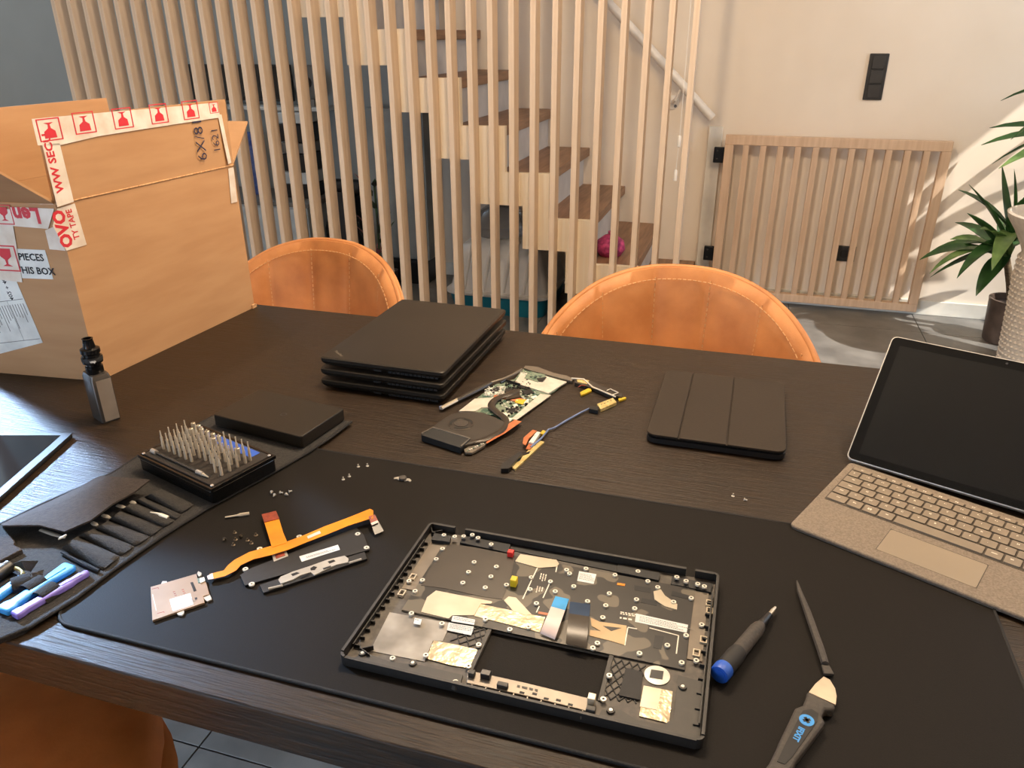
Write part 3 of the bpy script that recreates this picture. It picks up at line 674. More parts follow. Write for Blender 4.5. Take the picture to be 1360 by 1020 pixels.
pm = vc + V(.0112, -.0102, .1015); m = MB(); put_text(m, 'vap', .006, pm, (.67, .74, 0), (0, 0, 1), .0003); m.obj('print', 'paper', tk)

# ================================================================== flat tablet at the left edge
tc = [T(-70, 722, TT + .008), T(96, 575, TT + .008), T(-60, 572, TT + .008)]
ux = (tc[1] - tc[2]); uy = (tc[0] - tc[1])
P0 = tc[1]; e1 = V(-0.97, -0.20, 0).normalized(); e2 = V(.26, -.95, 0).normalized()
e2 = (T(0, 660, TT + .008) - P0); e2.z = 0; e2 = e2.normalized(); e1 = V(e2.y, -e2.x, 0)
if e1.x > 0: e1 = -e1
ft = thing('lying_tablet', 'dark tablet with a grey bezel lying flat beyond the tool roll', 'tablet', P0 + e1 * .12 + e2 * .1 - Zv * .008)
MB().obox(P0 - Zv * .008, e1 * .30, e2 * .21, Zv * .0072).obj('body', 'laptop_dark', ft, bevel=.002)
MB().obox(P0 - Zv * .0008, e1 * .30, e2 * .21, Zv * .0008).obj('bezel', 'bezel_grey', ft)
MB().obox(P0 + e1 * .013 + e2 * .008, e1 * .274, e2 * .19, Zv * .0003).obj('screen', 'screen_glass', ft)

# ================================================================== stack of three laptops
def make_laptop(cx, cy, z0, rz, label, logo):
    t = thing('closed_laptop', label, 'laptop', (cx, cy, z0), 'closed black laptops in the stack')
    t.rotation_euler = (0, 0, rz); WL[t] = V(0, 0, 0)
    w2, d2 = .1135, .1645
    def rg(i, z, r=.008): return [(a, b, z) for a, b in rrect(-w2 + i, w2 - i, -d2 + i, d2 - i, r, 4)]
    bs = loft(MB(), [rg(.012, .0015), rg(.006, .003), rg(.0012, .0078), rg(.0005, .0095)]).obj('base', 'laptop_black', t, smooth=30)
    loft(MB(), [rg(.0016, .0103, .007), rg(.0, .0108), rg(0, .0165), rg(.0018, .0178)]).obj('lid', 'laptop_black', t, smooth=30)
    loft(MB(), [rg(.004, .0095), rg(.004, .0103)]).obj('gap', 'laptop_dark', t)
    for x_ in (-.08, .08):
        for y_ in (-.12, .12): MB().lathe([(.008, 0), (.008, .0016)], (x_, y_, 0), 12).obj('foot', 'rubber', t)
    vme = MB().box(-.0032, .0032, -.0012, .0004, -.0017, .0017).mesh('vent_slot', 'laptop_dark')
    for k in range(12): inst('vent_slot', vme, bs, (.018 + .0075 * k, -d2 + .0012, .0062), None)
    MB().box(-.012, .002, -d2 + .0005, -d2 + .004, .0048, .0080).obj('port', 'laptop_dark', bs)
    MB().box(.098, .103, -d2 + .0006, -d2 + .004, .0045, .0078).obj('lock_slot', 'laptop_dark', bs)
    MB().box(w2 - .002, w2 - .0004, d2 - .05, d2 - .028, .0098, .0155).obj('hinge_cap', 'steel', t)
    if logo:
        m = MB(); put_text(m, 'ThinkPad', .0078, (-.090, -.140, .01785), V(math.cos(-.65), math.sin(-.65), 0), V(math.sin(.65), math.cos(.65), 0), .0001); m.obj('logo', 'plate_grey', t)
    return t
make_laptop(-.5475, 1.208, TT, -.012, 'closed black laptop at the bottom of the stack of three', False)
make_laptop(-.5475, 1.212, TT + .0181, -.022, 'closed black laptop in the middle of the stack of three', False)
make_laptop(-.5495, 1.218, TT + .0362, -.012, 'closed black laptop on top of the stack of three', True)

# ================================================================== folio tablet
ip = thing('folio_tablet', 'tablet closed in a dark folio cover lying on the table beside the propped tablet', 'tablet', (-.008, 1.137, TT))
IC = [T(863, 577, TT + .016), T(1042, 601, TT + .016), T(1044, 508, TT + .016), T(880, 490, TT + .016)]
cxy = sum((p for p in IC), V(0, 0, 0)) / 4; ia = -0.005; w2, d2 = .098, .123
def ir(i, z, r=.014, dx=0): return [(cxy.x + dx + (a * math.cos(ia) - b * math.sin(ia)), cxy.y + a * math.sin(ia) + b * math.cos(ia), TT + z) for a, b in rrect(-w2 + i, w2 - i, -d2 + i, d2 - i, r, 5)]
loft(MB(), [ir(.004, .0), ir(.0, .002), ir(0, .0095), ir(.003, .0105)]).obj('back_shell', 'plastic_black', ip, smooth=40)
loft(MB(), [ir(.003, .0105), ir(.003, .012)]).obj('tablet', 'gloss_black', ip)
cv = MB()
for a0, a1 in ((-w2, -w2 + .046), (-w2 + .048, -w2 + .114), (-w2 + .116, w2)):
    pts = [(p[0], p[1]) for p in rrect(-w2, w2, -d2, d2, .014, 5)]
    pl = [(min(max(a, a0), a1), b) for a, b in pts]
    cv = MB(); cv.slab([(cxy.x + a * math.cos(ia) - b * math.sin(ia), cxy.y + a * math.sin(ia) + b * math.cos(ia)) for a, b in pl], TT + .0128, TT + .0158); cv.obj('cover_panel', 'folio', ip, bevel=.0008)
loft(MB(), [ir(.0012, .012), ir(.0012, .0132)]).obj('cover_fold', 'folio', ip)

# ================================================================== detachable tablet and keyboard cover
KP = math.radians(24.8); ku = V(math.cos(KP), -math.sin(KP), 0); kv = V(math.sin(KP), math.cos(KP), 0)
K0 = T(1048, 699, TT + .005); K0.z = 0
KZ = TT + .0035
kb = thing('keyboard_cover', 'grey fabric keyboard cover attached below the propped tablet', 'keyboard', V(K0.x, K0.y, TT) + ku * .147 + kv * .1)
def KPt(a, b, z): return V(K0.x, K0.y, 0) + ku * a + kv * b + Zv * z
def kslab(a0, a1, b0, b1, z0, z1, r=0.0): 
    pts = rrect(a0, a1, b0, b1, r, 4) if r else [(a0, b0), (a1, b0), (a1, b1), (a0, b1)]
    return MB().prism([KPt(p, q, z0) for p, q in pts], Zv * (z1 - z0))
kslab(0, .295, 0, .199, KZ, KZ + .0045, .007).obj('deck', 'alcantara', kb, bevel=.0015)
kslab(.0005, .2945, .0005, .1985, TT + .0031, KZ, .007).obj('underside', 'platinum', kb)
DZ = KZ + .0045
kslab(.0093, .2857, .0836, .1868, DZ, DZ + .0003, .003).obj('key_well', 'key_well', kb)
kslab(.0955, .1990, .0180, .0700, DZ, DZ + .0004, .002).obj('touchpad', 'touchpad_face', kb, bevel=.0001)
m = MB()
for q in ((.095, .1995, .0700, .0704), (.095, .0954, .0180, .0704), (.1991, .1995, .0180, .0704)): m.v and None; kk = kslab(q[0], q[1], q[2], q[3], DZ, DZ + .0005); m.add(kk.v, kk.f)
m.obj('touchpad_groove', 'deck_dark', kb)
row = [  # (b0, height, [(width units, legend)...])
    (.1775, .0078, [(1.30, 'Esc')] + [(1, x_) for x_ in ('F1', 'F2', 'F3', 'F4', 'F5', 'F6', 'F7', 'F8', 'PrtSc', 'Home', 'End', 'PgUp')] + [(1.2, 'Del')]),
    (.1595, .0150, [(.78, '2')] + [(1, x_) for x_ in ('1 &', '2 \u00e9', '3 "', "4 '", '5 (', '6 -', '7 \u00e8', '8 _', '9 \u00e7', '0 \u00e0', ') \u00b0', '= +')] + [(1.72, '<-')]),
    (.1415, .0150, [(1.22, 'Tab')] + [(1, x_) for x_ in 'AZERTYUIOP'] + [(1, '^'), (1, '$'), (1.28, '')]),
    (.1235, .0150, [(1.45, 'Caps')] + [(1, x_) for x_ in 'QSDFGHJKLM'] + [(1, '%'), (1, '*'), (1.05, 'Ent')]),
    (.1055, .0150, [(1.0, 'Shift'), (1, '<')] + [(1, x_) for x_ in 'WXCVBN'] + [(1, x_) for x_ in ('?', '.', '/', '!')] + [(2.5, 'Shift')]),
    (.0860, .0160, [(1.30, 'Ctrl'), (1.0, 'Fn'), (1.0, '\u229e'), (1.0, 'Alt'), (5.2, ''), (1.0, 'AltGr'), (1.0, '\u2630'), (1, '<'), (1, '^v'), (1, '>')]),
]
leg = MB()
kcache = {}
for b0, hh, keys in row:
    tot = sum(k[0] for k in keys); a = .0103; unit = (.2847 - .0103) / tot
    for wd_, lg in keys:
        ww = wd_ * unit - .0024; key = (round(ww, 5), hh)
        if key not in kcache:
            mm = MB().prism([ku * p + kv * q for p, q in rrect(0, ww, 0, hh, .0014, 3)], Zv * .0020); kcache[key] = mm.mesh('key', 'key_cap')
        inst('key', kcache[key], kb, KPt(a + .0012, b0, DZ + .0002))
        if lg and not lg.startswith('\u229e'):
            sz = .0042 if len(lg) < 3 else .0028
            put_text(leg, lg, sz, KPt(a + .0012 + (ww * .5 if len(lg) > 2 or hh < .01 else ww * .42), b0 + hh * .6, DZ + .00235), ku, kv, .00012)
        elif lg:
            for dx in (-.0013, .0013):
                for dy in (-.0011, .0011): put_text(leg, '\u25a0', .0032, KPt(a + ww / 2 + dx, b0 + hh / 2 + dy, DZ + .00235), ku, kv) if False else leg.prism([KPt(a + ww / 2 + dx + sx_, b0 + hh / 2 + dy + sy_, DZ + .0023) for sx_, sy_ in ((-.001, -.0009), (.001, -.0009), (.001, .0009), (-.001, .0009))], Zv * .00005)
        a += wd_ * unit
leg.obj('key_legends', 'legend', kb)
SP = math.radians(21.5); su = V(math.cos(SP), -math.sin(SP), 0); sv = V(math.sin(SP), math.cos(SP), 0)
sa = math.radians(45); sup = sv * math.sin(sa) + Zv * math.cos(sa); sn = sup.cross(su)
if sn.y > 0: sn = -sn
S0 = T(1122, 610, TT + .008); S0 = S0 + kv * .002 + Zv * .0012
tb2 = thing('propped_tablet', 'silver edged tablet with a dark screen propped up behind its grey keyboard', 'tablet', V(S0.x, S0.y, TT) + su * .146 + sv * .08)
def SPt(a, b, n=0.0): return S0 + su * a + sup * b + sn * n
SWd, SHt = .292, .199
MB().prism([SPt(a, b, -.0085) for a, b in rrect(0, SWd, 0, SHt, .008, 5)], sn * .0080).obj('body', 'alu', tb2, bevel=.001)
MB().prism([SPt(a, b, -.0005) for a, b in rrect(.0018, SWd - .0018, .0018, SHt - .0018, .007, 5)], sn * .0007).obj('glass', 'screen_glass', tb2)
MB().prism([SPt(a, b, .0002) for a, b in ((.014, .012), (SWd - .014, .012), (SWd - .014, SHt - .014), (.014, SHt - .014))], sn * .0001).obj('display', 'gloss_black', tb2)
MB().lathe([(.0016, 0), (.0016, .0003)], SPt(SWd / 2, SHt - .007, .0002), 12, sn).obj('camera', 'bezel_grey', tb2)
# kickstand
hp = SPt(0, .095, -.0088); kd = (sv * .55 - Zv * .83)
lenk = (hp.z - TT - .0012) / .83
ks = MB().obox(hp + su * .008, su * (SWd - .016), kd * lenk, (sv * .83 + Zv * .55) * .0014).obj('kickstand', 'alu', tb2)

# ================================================================== laptop chassis (palm rest upside down)
def zc(x, y, z=.0): return T(440 + x / 2.5185, 680 + y / 2.5185, MZ + z)
def zd(x, y, z=.0): return T(450 + x / 5.037, 680 + y / 5.037, MZ + z)
def ze(x, y, z=.0): return T(680 + x / 3.643, 720 + y / 3.643, MZ + z)
CX0, CX1, CY0, CY1 = -.322, .017, .484, .711
ch = thing('laptop_chassis', 'opened black laptop base shell with exposed keyboard back lying on the desk mat', 'laptop part', ((CX0 + CX1) / 2, (CY0 + CY1) / 2, MZ))
def flat(name, m, fn_, pts, z0, z1, par=ch, bevel=0, label=None):
    return MB().slab([fn_(*p, z1) for p in pts], MZ + z0, MZ + z1).obj(name, m, par, bevel=bevel, label=label)
def rectp(name, m, x0, x1, y0, y1, z0, z1, par=ch, bevel=0): return MB().box(x0, x1, y0, y1, MZ + z0, MZ + z1).obj(name, m, par, bevel=bevel)
HX0, HX1, HY0, HY1 = -.196, -.077, .508, .566
deck = MB(); 
for q in ((CX0 + .003, HX0, CY0 + .003, CY1 - .003), (HX1, CX1 - .003, CY0 + .003, CY1 - .003), (HX0, HX1, CY0 + .003, HY0), (HX0, HX1, HY1, CY1 - .003)): deck.box(q[0], q[1], q[2], q[3], MZ + .0008, MZ + .0035)
deck.obj('deck', 'deck', ch)
rm = MB()
gx = [zc(408, 60, .013).x, zc(443, 66, .013).x, zc(1185, 205, .013).x, zc(1215, 215, .013).x]
for x0, x1 in ((CX0 + .006, gx[0]), (gx[1], gx[2]), (gx[3], CX1 - .006)): rm.box(x0, x1, CY1 - .0035, CY1, MZ + .0008, MZ + .013)
rm.box(CX0, CX0 + .0028, CY0 + .006, CY1 - .006, MZ + .0008, MZ + .013); rm.box(CX1 - .0028, CX1, CY0 + .006, CY1 - .006, MZ + .0008, MZ + .013)
rm.box(CX0 + .006, CX1 - .006, CY0, CY0 + .0028, MZ + .0002, MZ + .0105)
for cx, cy, a0 in ((CX1 - .006, CY1 - .006, 0), (CX0 + .006, CY1 - .006, 90), (CX0 + .006, CY0 + .006, 180), (CX1 - .006, CY0 + .006, 270)):
    o_ = []; i_ = []
    for k in range(6):
        a = math.radians(a0 + 18 * k); o_.append((cx + .006 * math.cos(a), cy + .006 * math.sin(a))); i_.append((cx + .0032 * math.cos(a), cy + .0032 * math.sin(a)))
    rm.slab(o_ + i_[::-1], MZ + .0008, MZ + .013 if a0 < 180 else MZ + .0118)
rm.obj('rim', 'magnesium', ch)
MB().box(CX0 + .0045, CX0 + .0058, CY0 + .02, CY1 - .03, MZ + .0035, MZ + .0095).obj('inner_ledge', 'magnesium', ch)
MB().box(CX1 - .0058, CX1 - .0045, CY0 + .02, CY1 - .03, MZ + .0035, MZ + .0095).obj('inner_ledge', 'magnesium', ch)
# front corner decks (palm rest plastic)
flat('palm_deck', 'deck_dark', zc, [(62, 495), (110, 470), (195, 500), (300, 512), (440, 545), (430, 578), (415, 585)], .0035, .0062, label='dark plastic palm rest inside')
flat('palm_deck', 'deck_dark', zc, [(905, 660), (970, 662), (1020, 695), (1110, 712), (1145, 690), (1160, 545), (1250, 570), (1232, 765), (890, 690)], .0035, .0060)
flat('hinge_block', 'laptop_dark', zc, [(345, 70), (400, 80), (395, 100), (335, 92)], .0035, .0095)
flat('hinge_block', 'laptop_dark', zc, [(440, 78), (600, 108), (590, 135), (430, 102)], .0035, .0065)
flat('hinge_block', 'laptop_dark', zc, [(960, 178), (1100, 203), (1095, 228), (955, 200)], .0035, .0075)
flat('hinge_block', 'laptop_dark', zc, [(1140, 215), (1275, 240), (1270, 268), (1135, 240)], .0035, .0065)
flat('rear_channel', 'laptop_dark', zc, [(600, 100), (960, 172), (955, 200), (590, 125)], .0035, .0045)
# keyboard back plate and what lies on it
kp = rectp('keyboard_backplate', 'film', -.294, -.006, .566, .686, .0035, .0056)
flat('fan_film', 'film_fan', zc, [(392, 106), (480, 118), (600, 142), (613, 155), (598, 230), (572, 292), (500, 282), (380, 255), (300, 245), (330, 190)], .0056, .0060, kp)
sm = flat('metal_plate', 'plate_light', zd, [(650, 525), (1025, 598), (1020, 612), (950, 612), (905, 690), (760, 690), (735, 712), (550, 668), (590, 570)], .0056, .0064, kp)
flat('metal_plate', 'foil', zc, [(500, 308), (715, 352), (697, 402), (478, 347)], .0056, .0064, kp)
flat('bracket', 'plate_light', zd, [(1105, 590), (1135, 565), (1185, 572), (1290, 685), (1250, 690), (1165, 660)], .0056, .0066, kp)
flat('bracket', 'plate_light', ze, [(40, 58), (215, 85), (228, 105), (215, 118), (130, 124), (15, 92)], .0056, .0066, kp)
flat('bracket', 'plate_light', ze, [(685, 238), (720, 228), (740, 258), (800, 300), (798, 326), (740, 310), (690, 277)], .0056, .0066, kp)
fx = flat('beige_flex', 'beige_flex', ze, [(380, 365), (425, 385), (480, 392), (555, 404), (545, 497), (470, 475), (375, 452), (378, 425), (430, 430), (385, 405)], .0056, .0062, kp)
flat('flex_window', 'film', ze, [(440, 405), (530, 415), (480, 430)], .0062, .00635, kp)
flat('side_strip', 'plate_grey', zc, [(335, 98), (378, 106), (285, 262), (235, 255)], .0035, .0048)
flat('side_strip', 'plate_grey', zc, [(1212, 262), (1262, 272), (1240, 500), (1190, 490)], .0035, .0048)
flat('dark_patch', 'chip', ze, [(590, 208), (672, 222), (670, 245), (592, 232)], .0056, .0058, kp)
flat('dark_patch', 'chip', ze, [(628, 270), (705, 285), (700, 308), (622, 292)], .0056, .0058, kp)
flat('dark_patch', 'chip', ze, [(692, 450), (738, 456), (722, 520), (682, 510)], .0056, .0058, kp)
flat('dark_patch', 'chip', ze, [(775, 235), (872, 262), (868, 280), (770, 258)], .0056, .0058, kp)
flat('orange_tab', 'polyimide', ze, [(510, 196), (548, 202), (545, 212), (508, 206)], .0056, .0060, kp)
flat('orange_tab', 'copper_flex', ze, [(128, 335), (185, 345), (182, 356), (126, 346)], .0056, .0060, kp)
# white printed lines
def wline(pts, wd=.0006):
    m = MB()
    for p, q in zip(pts[:-1], pts[1:]):
        a_, b_ = ze(*p, .0060), ze(*q, .0060); d_ = (b_ - a_).normalized(); n_ = V(-d_.y, d_.x, 0) * wd
        m.prism([a_ - n_, b_ - n_, b_ + n_, a_ + n_], Zv * .0001)
    m.obj('printed_line', 'ring_white', kp)
for pts in ([(124, 122), (52, 275)], [(185, 192), (150, 270)], [(220, 105), (212, 145)], [(132, 310), (118, 340)], [(560, 415), (545, 500)], [(560, 412), (605, 420)], [(665, 415), (806, 452), (795, 540)]): wline(pts)
def dashes(fn_, o, u, v, n, ln, hh, gap, z, par, m_='ring_white', name='fine_print'):   # rows of print too fine to read
    m = MB(); p0 = fn_(*o, z); pu = (fn_(o[0] + u[0], o[1] + u[1], z) - p0).normalized(); pv = (fn_(o[0] + v[0], o[1] + v[1], z) - p0).normalized()
    for r in range(n):
        a = 0.0; tot = ln * random.uniform(.55, 1.0)
        while a < tot:
            w_ = random.uniform(hh * .8, hh * 3.0); q = p0 + pu * a + pv * (r * gap)
            m.prism([q, q + pu * w_, q + pu * w_ + pv * hh, q + pv * hh], Zv * .0001); a += w_ + hh * .7
    o_ = m.obj(name, m_, par); o_['kind'] = 'stuff'; return o_
dashes(ze, (525, 336), (60, 10), (-2, 20), 2, .022, .0014, .0024, .0058, kp)
dashes(ze, (522, 362), (60, 10), (-2, 20), 1, .014, .0022, .003, .0058, kp)
for o_ in ((140, 150), (122, 212)): dashes(ze, o_, (-10, 40), (16, 4), 3, .012, .0012, .0028, .0058, kp)
def label(pts, fn_, z, par, rows=4, ln=.02):
    l_ = flat('label', 'paper', fn_, pts, z, z + .0003, par)
    u_ = (pts[1][0] - pts[0][0], pts[1][1] - pts[0][1]); v_ = (pts[3][0] - pts[0][0], pts[3][1] - pts[0][1])
    dashes(fn_, (pts[0][0] + u_[0] * .08 + v_[0] * .2, pts[0][1] + u_[1] * .08 + v_[1] * .2), u_, v_, rows, ln, .0007, .0022, z + .0003, l_, 'grey_ink')
label([(600, 345), (852, 400), (845, 438), (595, 385)], ze, .0057, kp, 4, .058)
label([(325, 140), (408, 155), (395, 202), (315, 187)], ze, .0057, kp, 5, .019)
label([(762, 692), (912, 720), (905, 755), (752, 730)], zd, .0066, ch, 2, .024)
label([(735, 738), (905, 765), (885, 825), (722, 790)], zd, .0050, ch, 3, .026)
label([(508, 708), (555, 718), (545, 755), (500, 745)], zd, .0066, ch, 1, .006)
# ribbons rise over the edge of the opening
def ribbon(fn_, a0, a1, b0, b1, zs, m_, name, n0=0.0, n1=1.0):
    rows = []; n = 8
    for i in range(n + 1):
        f = n0 + (n1 - n0) * i / n; z = zs[0] * (1 - f) ** 2 + 2 * zs[1] * f * (1 - f) + zs[2] * f * f
        l = V(*a0) * (1 - f) + V(*b0) * f; r = V(*a1) * (1 - f) + V(*b1) * f
        rows.append([fn_(l.x, l.y, z), fn_(r.x, r.y, z)])
    return MB().grid(rows, (0, 0, .0003)).obj(name, m_, kp, smooth=60)
ribbon(ze, (210, 262), (276, 276), (135, 442), (207, 472), (.006, .022, .0075), 'ribbon_blue', 'ribbon_end', 0, .28)
ribbon(ze, (210, 262), (276, 276), (135, 442), (207, 472), (.006, .022, .0075), 'ribbon_white', 'ribbon_cable', .28, 1)
ribbon(ze, (280, 288), (379, 302), (260, 492), (360, 512), (.006, .020, .009), 'ribbon_navy', 'ribbon_end', 0, .28)
ribbon(ze, (280, 288), (379, 302), (260, 492), (360, 512), (.006, .020, .009), 'ribbon_black', 'ribbon_cable', .28, 1)
# left side: clear film, foil, lattice
flat('clear_film', 'clear_film', zc, [(195, 335), (400, 372), (372, 432), (340, 430), (312, 500), (130, 464)], .0036, .0042)
flat('foil_patch', 'foil', zc, [(342, 430), (400, 440), (490, 460), (462, 522), (400, 512), (318, 490)], .0042, .0047)
def lattice(cs, n, m_):
    a_, b_, c_, d_ = [V(*p) for p in cs]
    mb = MB()
    for k in range(-n, n * 2):
        for sg in (0, 1):
            pts = []
            for f in (0, 1):
                s_ = (k + f * n) / float(n) if sg == 0 else (k + (1 - f) * n) / float(n)
                pts.append((s_, f))
            (s0, f0), (s1, f1) = pts
            if s0 == s1: continue
            t0, t1 = 0.0, 1.0
            lo, hi = (0 - s0) / (s1 - s0), (1 - s0) / (s1 - s0)
            if lo > hi: lo, hi = hi, lo
            t0, t1 = max(t0, lo), min(t1, hi)
            if t1 - t0 < .05: continue
            P = []
            for t in (t0, t1):
                s_ = s0 + (s1 - s0) * t; f_ = f0 + (f1 - f0) * t
                q = (a_ * (1 - s_) + b_ * s_) * (1 - f_) + (d_ * (1 - s_) + c_ * s_) * f_
                P.append(zc(q.x, q.y, .0045))
            dr = (P[1] - P[0]).normalized(); nn = V(-dr.y, dr.x, 0) * .0005
            mb.prism([P[0] - nn, P[1] - nn, P[1] + nn, P[0] + nn], -Zv * .001)
    o_ = mb.obj('rib_lattice', m_, ch); o_['kind'] = 'stuff'
lattice([(470, 372), (532, 384), (492, 458), (398, 430)], 3, 'laptop_dark')
lattice([(945, 488), (1052, 512), (1020, 640), (905, 622)], 4, 'laptop_dark')
flat('tape_pad', 'rubber', zc, [(985, 520), (1042, 535), (1032, 628), (962, 612)], .0046, .0056)
flat('foil_patch', 'foil', zc, [(1045, 580), (1142, 600), (1130, 706), (1030, 682)], .0040, .0046)
flat('foil_patch', 'plate_light', zc, [(1045, 580), (1105, 592), (1090, 662), (1032, 650)], .0046, .0049)
c = zc(1090, 545, .0046); MB().lathe([(.0118, 0), (.0118, .0005), (.0110, .0006)], V(c.x, c.y, MZ + .0040), 28).obj('round_patch', 'ring_white', ch)
flat('reader_window', 'chip', zc, [(1070, 526), (1112, 532), (1108, 560), (1064, 553)], .0046, .0049)
# front bar with slots and clips
fb_ = flat('front_bar', 'plate_grey', zc, [(455, 528), (640, 568), (885, 628), (880, 672), (640, 612), (452, 572)], .0035, .0075, bevel=.0006)
for p in ((638, 604), (680, 608), (719, 624), (760, 629), (800, 644)): 
    c = zc(*p, .0077); MB().box(c.x - .0022, c.x + .0022, c.y - .0012, c.y + .0012, MZ + .0073, MZ + .0077).obj('slot', 'laptop_dark', fb_)
dashes(zc, (622, 578), (40, 9), (-2, 12), 1, .026, .0026, .004, .0077, fb_, 'deck_dark')
for p, sx, sy, hz, m_ in (((517, 545), .0045, .0032, .006, 'plastic_black'), ((470, 540), .0030, .0026, .005, 'deck_dark'), ((573, 578), .0050, .0024, .004, 'deck_dark'), ((871, 628), .0034, .0036, .007, 'plate_light'), ((868, 662), .0040, .0026, .005, 'deck_dark')):
    c = zc(*p, .010); MB().box(c.x - sx, c.x + sx, c.y - sy, c.y + sy, MZ + .0070, MZ + .0075 + hz).obj('clip', m_, fb_, bevel=.0004)
for k in range(9):
    c = zc(470 + 46 * k, 585 + 11.6 * k, .005); MB().box(c.x - .0005, c.x + .0005, c.y - .004, c.y + .003, MZ + .0035, MZ + .0072).obj('front_tooth', 'plate_grey', ch)
# hole lip
lipm = MB()
for q in ((HX0 - .004, HX0, HY0, HY1 + .004), (HX1, HX1 + .004, HY0, HY1 + .004), (HX0, HX1, HY1, HY1 + .004)): lipm.box(q[0], q[1], q[2], q[3], MZ + .0035, MZ + .0048)
lipm.obj('opening_lip', 'deck_dark', ch)
# side teeth and brackets
tm = MB().box(-.0022, .0022, -.0006, .0006, 0, .004).mesh('side_tooth', 'magnesium')
for k in range(16): inst('side_tooth', tm, ch, (CX0 + .008, CY0 + .022 + .0115 * k, MZ + .0035))
for k in range(10): inst('side_tooth', tm, ch, (CX1 - .008, CY0 + .020 + .018 * k, MZ + .0035))
for p in ((1246, 422), (1222, 466), (1265, 300), (1266, 325), (236, 265), (272, 212)):
    c = zc(*p, .008); m = MB()
    for q in ((-.0034, .0034, .0034, .0046), (-.0034, .0034, -.0046, -.0034), (-.0034, -.0022, -.0034, .0034), (.0022, .0034, -.0034, .0034)): m.box(c.x + q[0], c.x + q[1], c.y + q[2], c.y + q[3], MZ + .0048, MZ + .0068)
    m.obj('side_bracket', 'plate_light', ch)
for p in ((100, 466), (340, 75)):
    c = zc(*p, .006)
    for a in (.6, 2.1, -.4): MB().obox(V(c.x, c.y, MZ + .0035), V(math.cos(a), math.sin(a), 0) * .012, V(-math.sin(a), math.cos(a), 0) * .0008, Zv * .006).obj('corner_rib', 'magnesium', ch)
# standoffs
sme_ = MB().ring((0, 0, 0), .0012, .0027, 0, .0020, 14).mesh('standoff', 'ring_white'); hme = MB().lathe([(.0013, 0), (.0013, .0016)], (0, 0, 0), 10).mesh('screw_hole', 'laptop_dark')
for p in ((377, 84), (413, 89), (443, 88), (472, 83), (491, 93), (535, 115), (372, 122), (351, 157), (305, 227), (280, 264), (268, 338), (260, 230), (370, 372), (205, 488), (316, 478), (459, 515), (493, 443), (516, 358), (597, 392), (669, 218), (665, 258), (733, 232), (686, 305), (586, 243), (797, 205), (787, 193), (852, 189), (749, 265), (811, 248), (857, 298), (930, 272), (918, 312), (908, 352), (1021, 292), (1015, 322), (949, 210), (1026, 198), (1059, 231), (1092, 251), (1204, 287), (1187, 412), (1172, 503), (1155, 225), (1186, 238), (1225, 248), (1247, 256), (1239, 376), (1221, 496), (1124, 445), (1031, 472), (890, 438), (875, 454), (930, 546), (910, 625), (415, 568), (660, 384), (1145, 300), (440, 236), (459, 200), (515, 252), (534, 215), (552, 182), (478, 167)):
    c = zc(*p, .0075)
    z_ = MZ + (.0090 if p[1] < 120 and p[0] < 600 or p[0] > 1140 and p[1] < 260 else .0058)
    o_ = inst('standoff', sme_, ch, (c.x, c.y, z_)); inst('screw_hole', hme, o_, (c.x, c.y, z_))
for p in ((104, 467), (272, 500), (935, 658), (1176, 579), (415, 570)):
    c = zc(*p, .009); MB().lathe([(.0042, 0), (.0036, .0045), (.0022, .0045), (.0020, .003)], V(c.x, c.y, MZ + .0035), 16).obj('screw_post', 'deck_dark', ch); MB().lathe([(.0020, 0), (.0017, .0012)], V(c.x, c.y, MZ + .0070), 12).obj('screw', 'ring_white', ch)
def cblock(p, s, z0, z1, m_, nm):
    c = zc(*p, z1); MB().box(c.x - s[0], c.x + s[0], c.y - s[1], c.y + s[1], MZ + z0, MZ + z1).obj(nm, m_, kp, bevel=.0005)
cblock((600, 130), (.0034, .0032), .0058, .0125, 'red_plastic', 'red_clip'); cblock((611, 221), (.0034, .0040), .0058, .0150, 'yellow_plastic', 'yellow_clip')

# ================================================================== main board with fan
def zm(x, y, z=.004): return T(540 + x / 4.25, 460 + y / 4.25, TT + z)
def zn(x, y, z=.004): return T(560 + x / 7.844, 480 + y / 7.844, TT + z)
mbd = thing('laptop_mainboard', 'bare laptop main board with black cooling fan lying beside the laptop stack', 'circuit board', zm(430, 360, 0))
def mflat(name, m_, pts, z0, z1, f=zm, par=None, bevel=0):
    return MB().slab([f(*p, z1) for p in pts], TT + z0, TT + z1).obj(name, m_, par or mbd, bevel=bevel)
bd_ = mflat('board', 'pcb_green', [(295, 365), (400, 290), (500, 215), (610, 185), (665, 120), (800, 140), (905, 185), (840, 250), (765, 290), (580, 430), (540, 440), (500, 390), (430, 380)], .002, .0036)
mflat('shield', 'shield', [(645, 150), (760, 160), (885, 195), (905, 200), (880, 215), (800, 265), (770, 255), (610, 205)], .0036, .0056, par=bd_)
mflat('shield', 'pcb_green', [(690, 140), (790, 160), (770, 185), (740, 200), (665, 178)], .0056, .0064, par=bd_)
mflat('chip', 'chip', [(735, 180), (790, 172), (770, 195), (745, 195)], .0064, .0076, par=bd_)
mflat('edge_strip', 'shield', [(755, 268), (815, 275), (620, 415), (590, 410)], .0036, .0048, par=bd_)
mflat('edge_rail', 'plate_grey', [(670, 108), (740, 115), (830, 150), (905, 165), (945, 185), (930, 195), (830, 170), (700, 135), (662, 122)], .0036, .0070, par=bd_)
mflat('metal_arm', 'shield', [(295, 365), (385, 295), (520, 285), (470, 345), (420, 345), (390, 365)], .0036, .0052, par=bd_)
mflat('polyimide_tape', 'copper_flex', [(495, 275), (560, 275), (680, 300), (650, 320), (560, 295), (490, 290)], .0036, .0052, par=bd_)
